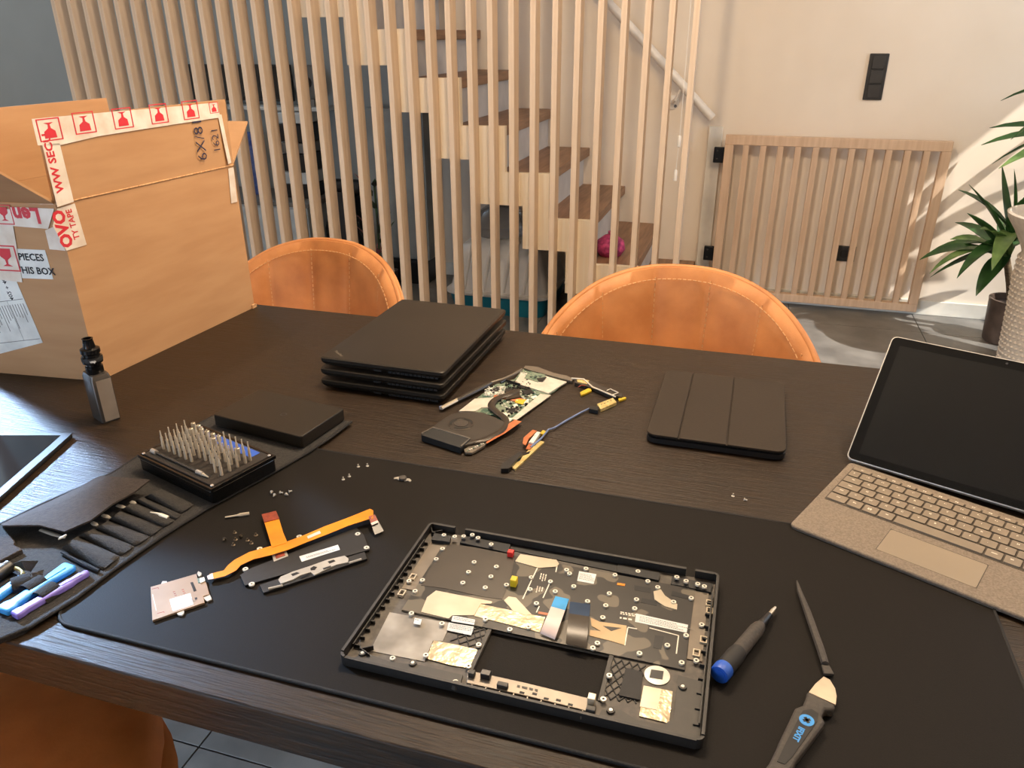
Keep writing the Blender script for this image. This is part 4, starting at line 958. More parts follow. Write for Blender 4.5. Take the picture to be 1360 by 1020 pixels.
mflat('polyimide_tape', 'yellow_tape', [(620, 298), (675, 300), (655, 328), (610, 315)], .0050, .0056, par=bd_)
for pts in ([(470, 245), (520, 222), (530, 240), (485, 262)], [(560, 235), (630, 240), (620, 262), (552, 255)], [(650, 250), (700, 240), (720, 262), (670, 272)], [(575, 350), (640, 345), (625, 370), (570, 372)], [(640, 215), (700, 230), (690, 242), (630, 232)], [(790, 235), (830, 225), (840, 240), (800, 252)]):
    mflat('chip', 'chip', pts, .0036, .0054, par=bd_)
for pts in ([(455, 262), (525, 225), (530, 232), (462, 270)], [(520, 370), (580, 378), (560, 400), (530, 395)], [(600, 330), (620, 322), (630, 335), (610, 345)], [(700, 285), (730, 275), (740, 285), (712, 295)], [(560, 400), (600, 405), (580, 425), (555, 420)], [(660, 300), (690, 297), (688, 318), (660, 322)]):
    mflat('connector', 'pcb_white', pts, .0036, .0050, par=bd_)
cb_ = MB(); 
for k in range(420):
    x_, y_ = random.choice([(random.uniform(520, 740), random.uniform(250, 400)), (random.uniform(640, 800), random.uniform(140, 200)), (random.uniform(440, 560), random.uniform(225, 280))])
    if x_ > 700 and y_ > 300 or x_ + y_ * 1.45 > 1165 and y_ > 240 or x_ < 560 and y_ > 340: continue
    c = zm(x_, y_, .005); w_ = random.uniform(.0006, .0017); cb_.box(c.x - w_, c.x + w_, c.y - w_ * .6, c.y + w_ * .6, TT + .0034, TT + .0034 + random.uniform(.001, .0025))
o_ = cb_.obj('tiny_components', 'pcb_white', bd_); o_['kind'] = 'stuff'
cb_ = MB()
for k in range(160):
    x_, y_ = random.choice([(random.uniform(520, 720), random.uniform(240, 390)), (random.uniform(670, 790), random.uniform(145, 190)), (random.uniform(560, 700), random.uniform(195, 235))])
    if x_ + y_ * 1.45 > 1150 and y_ > 240: continue
    c = zm(x_, y_, .006); w_ = random.uniform(.0007, .0022); cb_.box(c.x - w_, c.x + w_, c.y - w_ * .7, c.y + w_ * .7, TT + .0034, TT + .0034 + random.uniform(.0012, .0035))
o_ = cb_.obj('tiny_components', 'chip', bd_); o_['kind'] = 'stuff'
# fan
fan = mflat('fan_housing', 'fan_black', [(175, 430), (255, 380), (330, 365), (430, 372), (500, 400), (560, 430), (540, 460), (470, 505), (375, 545), (320, 560), (130, 470)], .002, .0095, bevel=.0008)
fc = zm(308, 436, .0095)
def fdisc(rx, z0, z1, name, m_, ri=0):
    m = MB(); m.ring(V(fc.x, fc.y, TT), ri, rx, z0, z1, 28) if ri else m.lathe([(rx, z0), (rx, z1)], V(fc.x, fc.y, TT), 28); return m.obj(name, m_, fan)
fdisc(.0195, .0095, .0100, 'hub_ring', 'heat_pipe', .0182); fdisc(.0110, .0095, .0104, 'hub', 'gunmetal')
for a0 in (.3, 2.4, 4.4):
    o1 = []; i1 = []
    for k in range(8):
        a = a0 + 1.3 * k / 7; o1.append((fc.x + .0178 * math.cos(a), fc.y + .0178 * math.sin(a))); i1.append((fc.x + .0142 * math.cos(a), fc.y + .0142 * math.sin(a)))
    MB().slab(o1 + i1[::-1], TT + .0099, TT + .0101).obj('fan_opening', 'laptop_dark', fan)
arc = [V(fc.x + .021 * math.cos(a), fc.y + .021 * math.sin(a), TT + .0098) for a in [-2.2 + 1.7 * k / 12 for k in range(13)]]
MB().tube(arc, .0007, 6).obj('rim_arc', 'plate_grey', fan)
mflat('radiator', 'laptop_dark', [(82, 500), (145, 460), (360, 522), (305, 572)], .0005, .0110, bevel=.0006)
MB().tube([zm(84, 492, .0112), zm(148, 458, .0112), zm(358, 520, .0112), zm(305, 566, .0112)], .0012, 6).obj('radiator_rim', 'plate_grey', mbd)
hpp = [zm(x, y, .0075) for x, y in ((330, 545), (430, 528), (520, 482), (556, 445), (552, 405), (510, 370), (480, 340), (490, 310), (530, 285), (580, 270), (620, 252))]
sm_ = []
for i in range(len(hpp) - 1):
    for k in range(4): 
        t = k / 4; p0 = hpp[max(i - 1, 0)]; p1 = hpp[i]; p2 = hpp[i + 1]; p3 = hpp[min(i + 2, len(hpp) - 1)]
        sm_.append(0.5 * ((2 * p1) + (p2 - p0) * t + (2 * p0 - 5 * p1 + 4 * p2 - p3) * t * t + (3 * p1 - p0 - 3 * p2 + p3) * t ** 3))
sm_.append(hpp[-1]); MB().tube(sm_, .0062, 10, .36).obj('heat_pipe', 'heat_pipe', mbd, smooth=70)
mflat('cold_plate', 'heat_pipe', [(560, 250), (640, 240), (640, 285), (560, 300)], .0050, .0072)
# side arm with speaker end
MB().tube([zm(195, 350, .006), zm(290, 300, .006)], .0038, 8, .7).obj('speaker_arm', 'plate_light', mbd)
MB().tube([zm(285, 305, .006), zm(350, 270, .006), zm(440, 225, .006), zm(480, 203, .006)], [.0035, .005, .005, .003], 8, .7).obj('speaker_arm', 'fan_black', mbd)
MB().lathe([(.0036, 0), (.0036, .004)], zm(197, 352, .002), 12).obj('speaker_tip', 'wire_blue', mbd)
MB().tube([zm(478, 205, .006), zm(545, 185, .007), zm(600, 160, .007), zm(650, 130, .006)], .0024, 8).obj('cable', 'plate_grey', mbd)
MB().tube([zm(530, 205, .006), zm(560, 190, .006), zm(590, 200, .006), zm(640, 215, .006)], .002, 6).obj('cable', 'chip', mbd)
# orange flex and small lower board
mflat('small_board', 'plate_grey', [(325, 580), (380, 550), (452, 540), (440, 560), (370, 600), (330, 598)], .002, .0052)
for k in range(9):
    c = zm(345 + 11 * k, 588 - 5 * k, .006); MB().box(c.x - .0012, c.x + .0012, c.y - .0010, c.y + .0010, TT + .0050, TT + .0062 + .0008 * (k % 2)).obj('component', 'pcb_white' if k % 3 else 'pcb_green', mbd)
rows = [[zm(*a, z_), zm(*b, z_)] for a, b, z_ in (((445, 528), (452, 550), .006), ((490, 500), (500, 522), .0075), ((540, 475), (555, 492), .006), ((580, 435), (600, 460), .009), ((610, 415), (650, 425), .006))]
MB().grid(rows, (0, 0, .0004)).obj('orange_flex', 'copper_flex', mbd, smooth=70)
# ---- cable assembly with hinge board
ca = thing('display_cable', 'thin blue display cable joining two small gold boards beside the main board', 'cable', zm(900, 420, 0))
cpts = [zm(1045, 345, .003), zm(980, 375, .004), zm(900, 420, .003), zm(830, 462, .004), zm(800, 470, .004), (zm(760, 520, .004)), zm(700, 570, .004)]
MB().tube(cpts, .0016, 6).obj('wire', 'wire_blue', ca, smooth=80)
def caf(nm, m_, pts, z0, z1): return mflat(nm, m_, pts, z0, z1, par=ca)
caf('connector', 'gold', [(1075, 325), (1165, 290), (1185, 315), (1095, 355)], .0005, .006)
pl = [(1100 + 18 * k, 328 - 7.5 * k) for k in range(5)]
for p in pl: c = zm(*p, .006); MB().box(c.x - .0009, c.x + .0009, c.y - .0012, c.y + .0012, TT + .0058, TT + .0062).obj('contact', 'chip', ca)
caf('clip', 'plastic_black', [(1035, 335), (1085, 340), (1080, 362), (1030, 352)], .0005, .007)
caf('gold_board', 'gold', [(595, 680), (740, 530), (778, 538), (612, 694)], .0003, .003)
caf('black_holder', 'plastic_black', [(532, 690), (535, 665), (640, 590), (655, 605), (575, 690)], .0003, .007)
caf('white_bar', 'pcb_white', [(690, 540), (735, 480), (755, 485), (715, 545)], .001, .007)
caf('flex_tab', 'copper_flex', [(655, 548), (660, 515), (712, 470), (735, 476), (690, 520), (672, 556)], .006, .0075)
caf('flex_tab', 'copper_flex', [(672, 578), (690, 548), (728, 535), (722, 552), (695, 580)], .003, .0045)
caf('gold_tab', 'yellow_tape', [(752, 490), (770, 472), (785, 478), (775, 498)], .0005, .005)
caf('contact', 'chip', [(650, 605), (700, 590), (690, 605), (650, 618)], .003, .0034)
caf('contact', 'chip', [(620, 640), (650, 625), (640, 645), (615, 655)], .003, .0034)
# ---- hinge side parts attached to the main board right end
mflat('antenna_arm', 'fan_black', [(945, 178), (1040, 195), (1130, 235), (1220, 268), (1215, 285), (1140, 275), (1060, 238), (950, 205)], .001, .0065)
MB().tube([zm(930, 180, .008), zm(1000, 185, .009), zm(1050, 230, .008), zm(1110, 255, .008), zm(1180, 285, .007)], .0013, 6).obj('cable', 'ring_white', mbd)
MB().tube([zm(1130, 250, .008), zm(1150, 240, .009), zm(1195, 262, .008), zm(1160, 275, .008)], .0010, 6).obj('cable', 'ring_white', mbd)
mflat('hinge_screw_plate', 'gold', [(960, 178), (1030, 192), (1020, 212), (965, 200)], .006, .0075)
mflat('yellow_tab', 'yellow_tape', [(980, 258), (1035, 232), (1045, 250), (985, 275)], .001, .004)
mflat('yellow_tab', 'yellow_tape', [(1195, 295), (1235, 285), (1240, 292), (1200, 305)], .001, .004)
MB().tube([zm(968, 230, .006), zm(985, 220, .007), zm(1010, 222, .006)], .001, 6).obj('cable', 'flex_red', mbd)

# ================================================================== trackpad, orange flex, button bar
def zr(x, y, z=.001): return T(180 + x / 3.579, 600 + y / 3.579, MZ + z)
def rflat(name, m_, pts, z0, z1, par, f=zr, bevel=0): return MB().slab([f(*p, z1) for p in pts], MZ + z0, MZ + z1).obj(name, m_, par, bevel=bevel)
def zp(x, y, z=.001): return T(200 + x / 13.6, 760 + y / 13.6, MZ + z)
sr = thing('card_reader', 'tan metal smart card reader plate with a white sticker on the desk mat', 'laptop part', zr(205, 690, 0))
pb_ = rflat('plate', 'tan_plate', [(0, 265), (830, 25), (860, 200), (1000, 175), (1062, 395), (950, 430), (975, 545), (30, 870)], .0005, .0030, sr, zp, bevel=.0003)
for pts in ([(190, 210), (215, 160), (290, 160), (300, 185)], [(475, 735), (600, 680), (600, 740), (560, 775), (500, 770)], [(840, 20), (860, -20), (920, 10), (910, 60), (870, 75)], [(945, 460), (1070, 405), (1105, 480), (1020, 525)]): rflat('lug', 'steel', pts, .0005, .0022, pb_, zp)
st_ = rflat('sticker', 'paper', [(340, 490), (720, 375), (775, 580), (400, 705)], .0030, .0032, pb_, zp)
dashes(zp, (600, 520), (100, -30), (20, 60), 4, .012, .0007, .0018, .0032, st_, 'grey_ink')
dashes(zp, (440, 560), (100, -30), (20, 60), 2, .007, .0009, .003, .0032, st_, 'grey_ink')
rflat('window', 'chip', [(715, 185), (765, 175), (830, 330), (780, 350)], .0030, .0032, pb_, zp)
rflat('window', 'chip', [(795, 460), (840, 450), (845, 485), (805, 495)], .0030, .0032, pb_, zp)
rflat('connector', 'pcb_white', [(880, 110), (965, 85), (985, 150), (895, 190)], .0030, .0044, sr, zp); rflat('green_edge', 'pcb_green', [(840, 110), (880, 105), (895, 190), (860, 200)], .0005, .0030, sr, zp)
for px_ in (400, 560):
    for k in range(3): rflat('slot', 'flex_red', [(px_ + 15 * k, 350 - 40 * (px_ > 500) + 32 * k), (px_ + 40 + 15 * k, 342 - 40 * (px_ > 500) + 32 * k), (px_ + 44 + 15 * k, 352 - 40 * (px_ > 500) + 32 * k), (px_ + 5 + 15 * k, 362 - 40 * (px_ > 500) + 32 * k)], .0030, .0031, pb_, zp)
for pts in ([(30, 400), (40, 395), (108, 690), (98, 695)], [(20, 300), (140, 270), (150, 300), (140, 305), (130, 282), (24, 308)], [(115, 740), (245, 705), (252, 728), (240, 732), (232, 718), (120, 748)]): rflat('groove', 'flex_red' if pts[0][0] != 30 else 'ring_white', pts, .0030, .0031, pb_, zp)

tpd = thing('trackpad_board', 'black trackpad module with metal tabs under the orange ribbon cable', 'laptop part', zr(800, 500, 0))
tb_ = rflat('board', 'plastic_black', [(497, 585), (545, 555), (1050, 360), (1085, 395), (1110, 465), (520, 635)], .0005, .0028, tpd)
for p in ((590, 460), (522, 557), (552, 628), (778, 402), (1056, 390), (1098, 455)):
    c = zr(*p, .003); MB().ring(V(c.x, c.y, MZ), .0012, .0032, .0014, .0032, 12).obj('tab', 'ring_white', tpd)
ls = rflat('label_strip', 'paper', [(778, 497), (962, 442), (972, 465), (790, 522)], .0028, .0031, tpd)
dashes(zr, (810, 500), (100, -30), (5, 20), 2, .035, .0008, .0018, .0031, ls, 'grey_ink')
rflat('connector', 'steel', [(648, 490), (715, 468), (726, 495), (658, 522)], .0028, .0036, tpd); rflat('connector_flex', 'flex_red', [(662, 490), (705, 476), (712, 492), (668, 508)], .0036, .0040, tpd)
bbar = thing('trackpad_button_bar', 'black button bar with a cut steel bracket beside the trackpad module', 'laptop part', zr(850, 585, 0))
rflat('bar', 'plastic_black', [(590, 632), (1088, 475), (1100, 508), (608, 670)], .0005, .0030, bbar)
def zb(x, y, z=.001): return T(320 + x / 7.556, 720 + y / 7.556, MZ + z)
brk = rflat('bracket', 'steel', [(375, 375), (400, 345), (520, 295), (690, 240), (870, 175), (1040, 135), (1080, 165), (1075, 200), (960, 225), (900, 250), (800, 300), (735, 330), (700, 300), (600, 330), (520, 375), (400, 415)], .0030, .0042, bbar, zb)
for pts in ([(500, 320), (560, 300), (590, 310), (520, 340)], [(695, 262), (730, 240), (765, 250), (740, 280), (700, 282)], [(870, 195), (930, 175), (950, 190), (890, 215)], [(820, 262), (900, 235), (905, 248), (830, 275)], [(590, 345), (680, 308), (690, 318), (600, 358)]): rflat('cut_out', 'chip', pts, .0042, .0044, brk, zb)
MB().tube([zb(275, 470, .0036), zb(420, 435, .0036)], .0014, 6).obj('wire_spring', 'steel', bbar); MB().tube([zb(1085, 210, .0036), zb(1210, 172, .0036)], .0014, 6).obj('wire_spring', 'steel', bbar)

rb = thing('orange_ribbon_cable', 'bright orange flat ribbon cable with a forked tab lying over the trackpad module', 'cable', zr(700, 450, 0))
L_s = [((352, 582), (358, 608), .004), ((420, 565), (425, 592), .0045), ((440, 540), (478, 565), .0050), ((470, 515), (500, 540), .005), ((540, 478), (560, 512), .0055), ((640, 450), (650, 490), .006), ((720, 428), (730, 465), .0065), ((800, 398), (815, 430), .007), ((900, 355), (915, 392), .0075), ((1000, 318), (1012, 352), .008), ((1090, 282), (1105, 322), .009), ((1115, 272), (1125, 318), .010), ((1130, 280), (1130, 318), .0105)]
MB().grid([[zr(*a, z_), zr(*b, z_)] for a, b, z_ in L_s], (0, 0, .0004)).obj('ribbon', 'polyimide', rb, smooth=80)
MB().grid([[zr(*a, z_), zr(*b, z_)] for a, b, z_ in (((648, 455), (722, 432), .0068), ((632, 400), (702, 385), .0075), ((612, 335), (682, 318), .007))], (0, 0, .0004)).obj('fork', 'polyimide', rb, smooth=80)
MB().grid([[zr(*a, z_), zr(*b, z_)] for a, b, z_ in (((612, 338), (684, 320), .0073), ((600, 300), (668, 284), .0065))], (0, 0, .0010)).obj('stiffener', 'flex_red', rb)
MB().grid([[zr(*a, z_), zr(*b, z_)] for a, b, z_ in (((1108, 310), (1138, 300), .0100), ((1122, 350), (1155, 335), .0080))], (0, 0, .0008)).obj('stiffener', 'flex_red', rb)
MB().grid([[zr(*a, z_), zr(*b, z_)] for a, b, z_ in (((1120, 348), (1155, 333), .0078), ((1138, 396), (1180, 378), .003))], (0, 0, .0006)).obj('black_end', 'plastic_black', rb)
MB().grid([[zr(*a, z_), zr(*b, z_)] for a, b, z_ in (((1118, 340), (1150, 326), .0094), ((1124, 350), (1156, 336), .0090))], (0, 0, .0003)).obj('contacts', 'ribbon_white', rb)
MB().grid([[zr(*a, z_), zr(*b, z_)] for a, b, z_ in (((815, 402), (820, 414), .0078), ((875, 376), (882, 388), .0080))], (0, 0, .0003)).obj('sticker', 'ribbon_white', rb)
MB().grid([[zr(*a, z_), zr(*b, z_)] for a, b, z_ in (((340, 592), (345, 608), .0042), ((366, 578), (372, 604), .0046))], (0, 0, .0005)).obj('plug', 'ribbon_white', rb)

# ================================================================== tool roll
def zt(x, y, z=.0): return T(x / 4.6375, 640 + y / 4.6375, TT + z)
def zk(x, y, z=.0): return T(x / 3.4, 540 + y / 3.4, TT + z)
RZ = .0064
roll = thing('tool_roll', 'long grey felt tool roll with pockets spread over the table corner', 'tool roll', zt(350, 560, 0))
outl = [(-60, 880), (0, 848), (40, 832), (100, 795), (150, 757), (215, 712), (280, 672), (330, 645), (372, 622), (410, 600), (440, 580), (466, 560), (440, 553), (360, 540), (290, 548), (283, 553), (235, 580), (190, 602), (150, 628), (120, 642), (60, 668), (0, 697), (-60, 722)]
ow = [T(*p, TT + RZ) for p in outl]
MB().slab(ow, TT + .0042, TT + RZ).obj('base', 'felt', roll)
cp = []
for p_, q_ in zip(ow, ow[1:] + ow[:1]):
    XM = mx0 - .004
    if p_.x <= XM: cp.append((p_.x, p_.y))
    if (p_.x - XM) * (q_.x - XM) < 0: f_ = (XM - p_.x) / (q_.x - p_.x); cp.append((XM, p_.y + (q_.y - p_.y) * f_))
MB().slab(cp, TT, TT + .0042).obj('lining', 'felt_dark', roll)
hem = [T(*p, TT + RZ - .0012) for p in outl[1:12]]; MB().tube(hem, .0030, 8, .6).obj('hem', 'felt_dark', roll, smooth=70)
hem = [T(*p, TT + RZ - .0012) for p in outl[15:22]]; MB().tube(hem, .0030, 8, .6).obj('hem', 'felt_dark', roll, smooth=70)
# flap along the far edge
fr = []
for a, b in (((10, 270), (30, 278)), ((120, 215), (245, 275)), ((260, 150), (400, 315)), ((400, 85), (560, 245)), ((520, 25), (700, 140)), ((570, -5), (830, 70)), ((620, -30), (925, -5))):
    r_ = []
    for k in range(6):
        f = k / 5; r_.append(zt(a[0] + (b[0] - a[0]) * f, a[1] + (b[1] - a[1]) * f, RZ + .001 + .012 * math.sin(f * PI * .62) + .004 * f))
    fr.append(r_)
MB().grid(fr, (0, 0, .0022)).obj('flap', 'felt_brown', roll, smooth=80)
# pockets
pk_ = [((380, 405), (480, 332), (628, 545), (735, 458), .012), ((482, 335), (580, 285), (740, 455), (826, 396), .010), ((585, 292), (668, 236), (828, 395), (922, 336), .010), ((672, 232), (744, 176), (922, 336), (1003, 278), .010), ((746, 172), (828, 120), (1003, 278), (1075, 236), .009), ((830, 118), (880, 92), (1078, 234), (1113, 200), .008), ((892, 92), (995, 42), (1108, 195), (1195, 138), .010)]
for a, b, c, d, hgt in pk_:
    rows = []
    for i in range(9):
        f = i / 8; l = V(*a) * (1 - f) + V(*c) * f; r = V(*b) * (1 - f) + V(*d) * f; rw = []
        for k in range(9):
            g = k / 8; p = l * (1 - g) + r * g
            rw.append(zt(p.x, p.y, RZ + .0005 + hgt * (1 - .75 * f) * math.sin(PI * g) ** .7))
        rows.append(rw)
    MB().grid(rows, (0, 0, -.001)).obj('pocket', 'felt', roll, smooth=80)
MB().tube([zt(*p, RZ + .003) for p in ((380, 435), (500, 500), (610, 548))], .002, 6).obj('pocket_edge', 'felt_dark', roll)
# left pocket block and elastic strap
MB().slab([zt(*p, RZ + .008) for p in ((-40, 330), (60, 315), (90, 355), (80, 375), (135, 405), (-20, 485), (-60, 470))], TT + RZ, TT + RZ + .006).obj('side_pocket', 'felt_brown', roll, bevel=.001)
MB().grid([[zt(60, 520, RZ + .001), zt(130, 495, RZ + .016), zt(235, 490, RZ + .006)], [zt(100, 545, RZ + .001), zt(160, 545, RZ + .012), zt(190, 555, RZ + .001)]], (0, 0, .0015)).obj('strap_loop', 'felt_dark', roll, smooth=80)
for a, b in (((165, 690), (275, 625)), ((245, 735), (352, 665)), ((80, 655), (200, 615))):
    p0, p1 = zt(*a, RZ), zt(*b, RZ); rows = []
    d_ = (p1 - p0); n_ = V(-d_.y, d_.x, 0).normalized() * .012
    for f in (0, 1):
        rows.append([p0 + d_ * f + n_ * math.cos(t) + Zv * (.0005 + .0090 * math.sin(t)) for t in [PI * k / 8 for k in range(9)]])
    MB().grid(rows, (0, 0, .001)).obj('elastic_loop', 'felt_dark', roll, smooth=80)
# opening tools in the loops
def bar_tool(label_, cat, m_, a, b, prof, ga, grp):
    p0, p1 = zt(*a, RZ + .0045), zt(*b, RZ + .0045); d_ = p1 - p0
    o = thing('opening_tool', label_, cat, (p0 + p1) / 2 - Zv * .0045, grp); n_ = V(-d_.y, d_.x, 0).normalized()
    pts = [p0 + d_ * f + n_ * w_ for f, w_ in prof] + [p0 + d_ * f - n_ * w_ for f, w_ in prof[::-1]]
    MB().prism([p - Zv * .0042 for p in pts], Zv * .0075).obj('body', m_, o, bevel=.0022, seg=3)
    MB().prism([p0 + d_ * f + n_ * w_ + Zv * .0033 for f, w_ in ((.62, .0012), (.9, .0028), (.9, -.0028), (.62, -.0012))], Zv * .0006).obj('ridge', m_, o)
g_ = 'plastic opening tools in the elastic loops'
bar_tool('broad bright blue opening tool in the felt loop nearest the pockets', 'opening tool', 'sky_plastic', (10, 800), (440, 515), ((0, .0085), (.12, .0095), (.18, .0065), (.62, .0062), (.72, .0078), (.95, .0095), (1, .0080)), 0, g_)
bar_tool('slim purple spudger in the felt loop nearest the desk mat', 'spudger', 'purple_plastic', (85, 825), (545, 555), ((0, .0062), (.10, .0062), (.14, .0050), (.74, .0052), (.80, .0036), (.97, .0036), (1, .0020)), 0, g_)
bar_tool('slim bright blue opening tool at the left photo edge of the roll', 'opening tool', 'sky_plastic', (-60, 735), (145, 590), ((0, .0060), (.8, .0056), (1, .0066)), 0, g_)
def pick(label_, a, b):
    p0, p1 = zt(*a, RZ + .006), zt(*b, RZ + .006); o = thing('metal_tool', label_, 'tool', (p0 + p1) / 2 - Zv * .006); MB().tube([p0, (p0 + p1) / 2, p1], [.0025, .0032, .0015], 8, .5).obj('shaft', 'steel', o); return o
tw = pick('steel tweezers tip sticking out of the first pocket of the tool roll', (250, 295), (400, 345)); q = zt(378, 345, RZ + .016); MB().obox(q, (zt(412, 330, RZ + .016) - q), (zt(355, 362, RZ + .016) - q) * .8, Zv * .002).obj('end', 'paper', tw)
pick('grey blunt driver tip poking from the third pocket', (568, 250), (600, 270)); pick('white tipped tool poking from the fourth pocket', (632, 205), (680, 222)); pick('flat grey tool end poking from the fifth pocket', (722, 145), (775, 160)); pick('thin bright tip poking from the sixth pocket', (808, 122), (835, 135))
o = thing('loose_spudger', 'small silver double ended tool lying across the middle pockets', 'tool', zt(985, 205, RZ)); MB().tube([zt(926, 186, RZ + .0125), zt(975, 195, RZ + .013), zt(990, 202, RZ + .013), zt(1035, 218, RZ + .0115)], [.0008, .0016, .0028, .0024], 8, .6).obj('shaft', 'ring_white', o)
o = thing('suction_handle', 'black handled tool in the left end of the tool roll', 'tool', zt(20, 530, RZ)); MB().tube([zt(-40, 590, RZ + .008), zt(60, 520, RZ + .008)], .008, 10).obj('handle', 'plastic_black', o); MB().tube([zt(0, 520, RZ + .013), zt(40, 508, RZ + .013)], .003, 8).obj('collar', 'steel', o)
rg = MB(); c = zt(60, 590, RZ + .003); arcp = [c + V(.016 * math.cos(a), .011 * math.sin(a), .004) for a in [.4 + 2.2 * k / 10 for k in range(11)]]
tag(rg.tube(arcp, .0022, 8).obj('wire_ring', 'gold', origin=c), 'curved brass coloured ring lying behind the blue opening tools', 'ring')

# ================================================================== bit set
BZ = RZ + .001
def zq(x, y, z): return T(160 + x / 4, 540 + y / 4, TT + BZ + z)
bF, bR, bL = zq(480, 435, .024), zq(850, 265, .024), zq(88, 250, .024)
be1 = (bL - bF); be2 = (bR - bF); be1.z = be2.z = 0
be1n = be1.normalized(); be2 = be2 - be1n * be2.dot(be1n); be2n = be2.normalized(); bl1, bl2 = be1.length, be2.length
bo = V(bF.x, bF.y, TT + BZ)
bt = thing('bit_case', 'open black screwdriver bit case standing on the tool roll', 'bit case', bo + be1 / 2 + be2 / 2)
def BP(a, b, z): return bo + be1n * a + be2n * b + Zv * z
def bprism(a0, a1, b0, b1, z0, z1, r=.004): return MB().prism([BP(a, b, z0) for a, b in rrect(a0, a1, b0, b1, r, 3)], Zv * (z1 - z0))
bprism(0, bl1, 0, bl2, 0, .018, .006).obj('tray', 'gloss_black', bt, bevel=.001)
fm_ = bprism(.005, bl1 - .005, .005, bl2 - .005, .018, .0235, .004).obj('foam', 'foam', bt, bevel=.0008)
bwall = MB()
for q in ((.0, bl1, 0, .003), (0, bl1, bl2 - .003, bl2), (0, .003, .003, bl2 - .003), (bl1 - .003, bl1, .003, bl2 - .003)): bwall.obox(BP(q[0], q[2], .018), be1n * (q[1] - q[0]), be2n * (q[3] - q[2]), Zv * .0045)
bwall.obj('rim', 'gloss_black', bt)
for a, b in ((.006, .006), (bl1 - .006, .006), (.006, bl2 - .006), (bl1 - .006, bl2 - .006)): MB().lathe([(.0024, 0), (.0020, .001)], BP(a, b, .0233), 10).obj('magnet', 'chrome', bt)
bprism(.022, bl1 - .045, bl2 - .024, bl2 - .008, .0235, .0238, .001).obj('blue_recess', 'blue_plastic', fm_)
dr = MB(); bprism(.024, bl1 - .012, .010, .021, .0235, .0237).obj('long_recess', 'laptop_dark', fm_)
ex = thing('flex_extension', 'long steel extension lying in the bit case recess', 'tool', BP(bl1 / 2, .015, .0237)); MB().tube([BP(bl1 - .012, .015, .0257), BP(bl1 - .022, .015, .0257)], .0034, 10).obj('end', 'chrome', ex); MB().tube([BP(bl1 - .022, .015, .0255), BP(.045, .0145, .0255)], .0014, 8).obj('shaft', 'gunmetal', ex); MB().tube([BP(.048, .0145, .0257), BP(.036, .0145, .0257)], .003, 10).obj('socket', 'chrome', ex); MB().tube([BP(.036, .0145, .0255), BP(.024, .0145, .0250)], [.002, .0008], 8).obj('tip', 'bit_steel', ex)
bit_tip = MB().tube([V(0, 0, 0), V(0, 0, .006), V(0, 0, .0075), V(0, 0, .016)], [.0017, .0017, .0010, .0008], 8).mesh('tip', 'bit_steel')
bit_body = MB().lathe([(.0020, 0), (.0020, .011), (.0015, .013)], (0, 0, 0), 6).mesh('shank', 'bit_steel', smooth=20)
bit_wide = MB().lathe([(.0024, .010), (.0031, .012), (.0031, .019), (.0022, .0195), (.0022, .017)], (0, 0, 0), 10).mesh('socket', 'bit_steel')
nr, nc = 5, 11; cnt = 0
for r in range(nr):
    for c_ in range(nc):
        if r == 0 and c_ in (2, 3, 4) or r == 1 and c_ in (1,) : continue
        a = .016 + (bl1 - .034) * c_ / (nc - 1); b = .0285 + .0125 * r
        if b > bl2 - .027 and a < bl1 - .042 and r == 4: b = bl2 - .029
        p = BP(a, b, .0234)
        wide = (r == nr - 1 and c_ > 4) or (r == 3 and c_ % 4 == 1)
        ORD = ('first', 'second', 'third', 'fourth', 'fifth', 'sixth', 'seventh', 'eighth', 'ninth', 'tenth', 'eleventh')
        o = thing('driver_bit', '%s in the bit case, %s from the right, %s row from the front' % ('steel socket bit' if wide else 'slim steel bit', ORD[c_], ORD[r]), 'driver bit', p, 'bits standing in the case')
        WL[o] = V(0, 0, 0); o.rotation_euler = (0, 0, random.uniform(0, 1))
        inst('shank', bit_body, o, (0, 0, 0)); inst('socket' if wide else 'tip', bit_wide if wide else bit_tip, o, (0, 0, 0 if wide else .0128))
        cnt += 1
for p in ((430, 323), (530, 367), (575, 345), (600, 338)):
    q = zq(*p, .0237); MB().lathe([(.0022, 0), (.0022, .0003)], V(q.x, q.y, TT + BZ + .0235), 10).obj('empty_hole', 'laptop_dark', fm_)
# lid of the case
lA, lB, lC = T(282.5, 551, TT + .026), T(400, 581, TT + .026), T(461, 544, TT + .026)
e1_ = (lA - lB); e2_ = (lC - lB); e1_.z = e2_.z = 0; e1n = e1_.normalized(); e2_ = e2_ - e1n * e2_.dot(e1n); e2n = e2_.normalized()
lo = V(lB.x, lB.y, TT + RZ + .001)
ld = thing('sorting_tray', 'flat black sorting tray lying upside down on the far end of the tool roll', 'tray', lo + e1_ / 2 + e2_ / 2)
def LP(a, b, z): return lo + e1n * a + e2n * b + Zv * z
MB().prism([LP(a, b, .001) for a, b in rrect(0, e1_.length, 0, e2_.length, .004, 4)], Zv * .0185).obj('shell', 'laptop_black', ld, bevel=.0012)
MB().prism([LP(a, b, 0) for a, b in rrect(.002, e1_.length - .002, .002, e2_.length - .002, .004, 4)], Zv * .001).obj('edge', 'laptop_dark', ld)
m = MB(); q = LP(e1_.length * .42, e2_.length * .45, .0196); m.ring(q, .0035, .0050, 0, .0002, 20); m.obj('emblem', 'bezel_grey', ld)

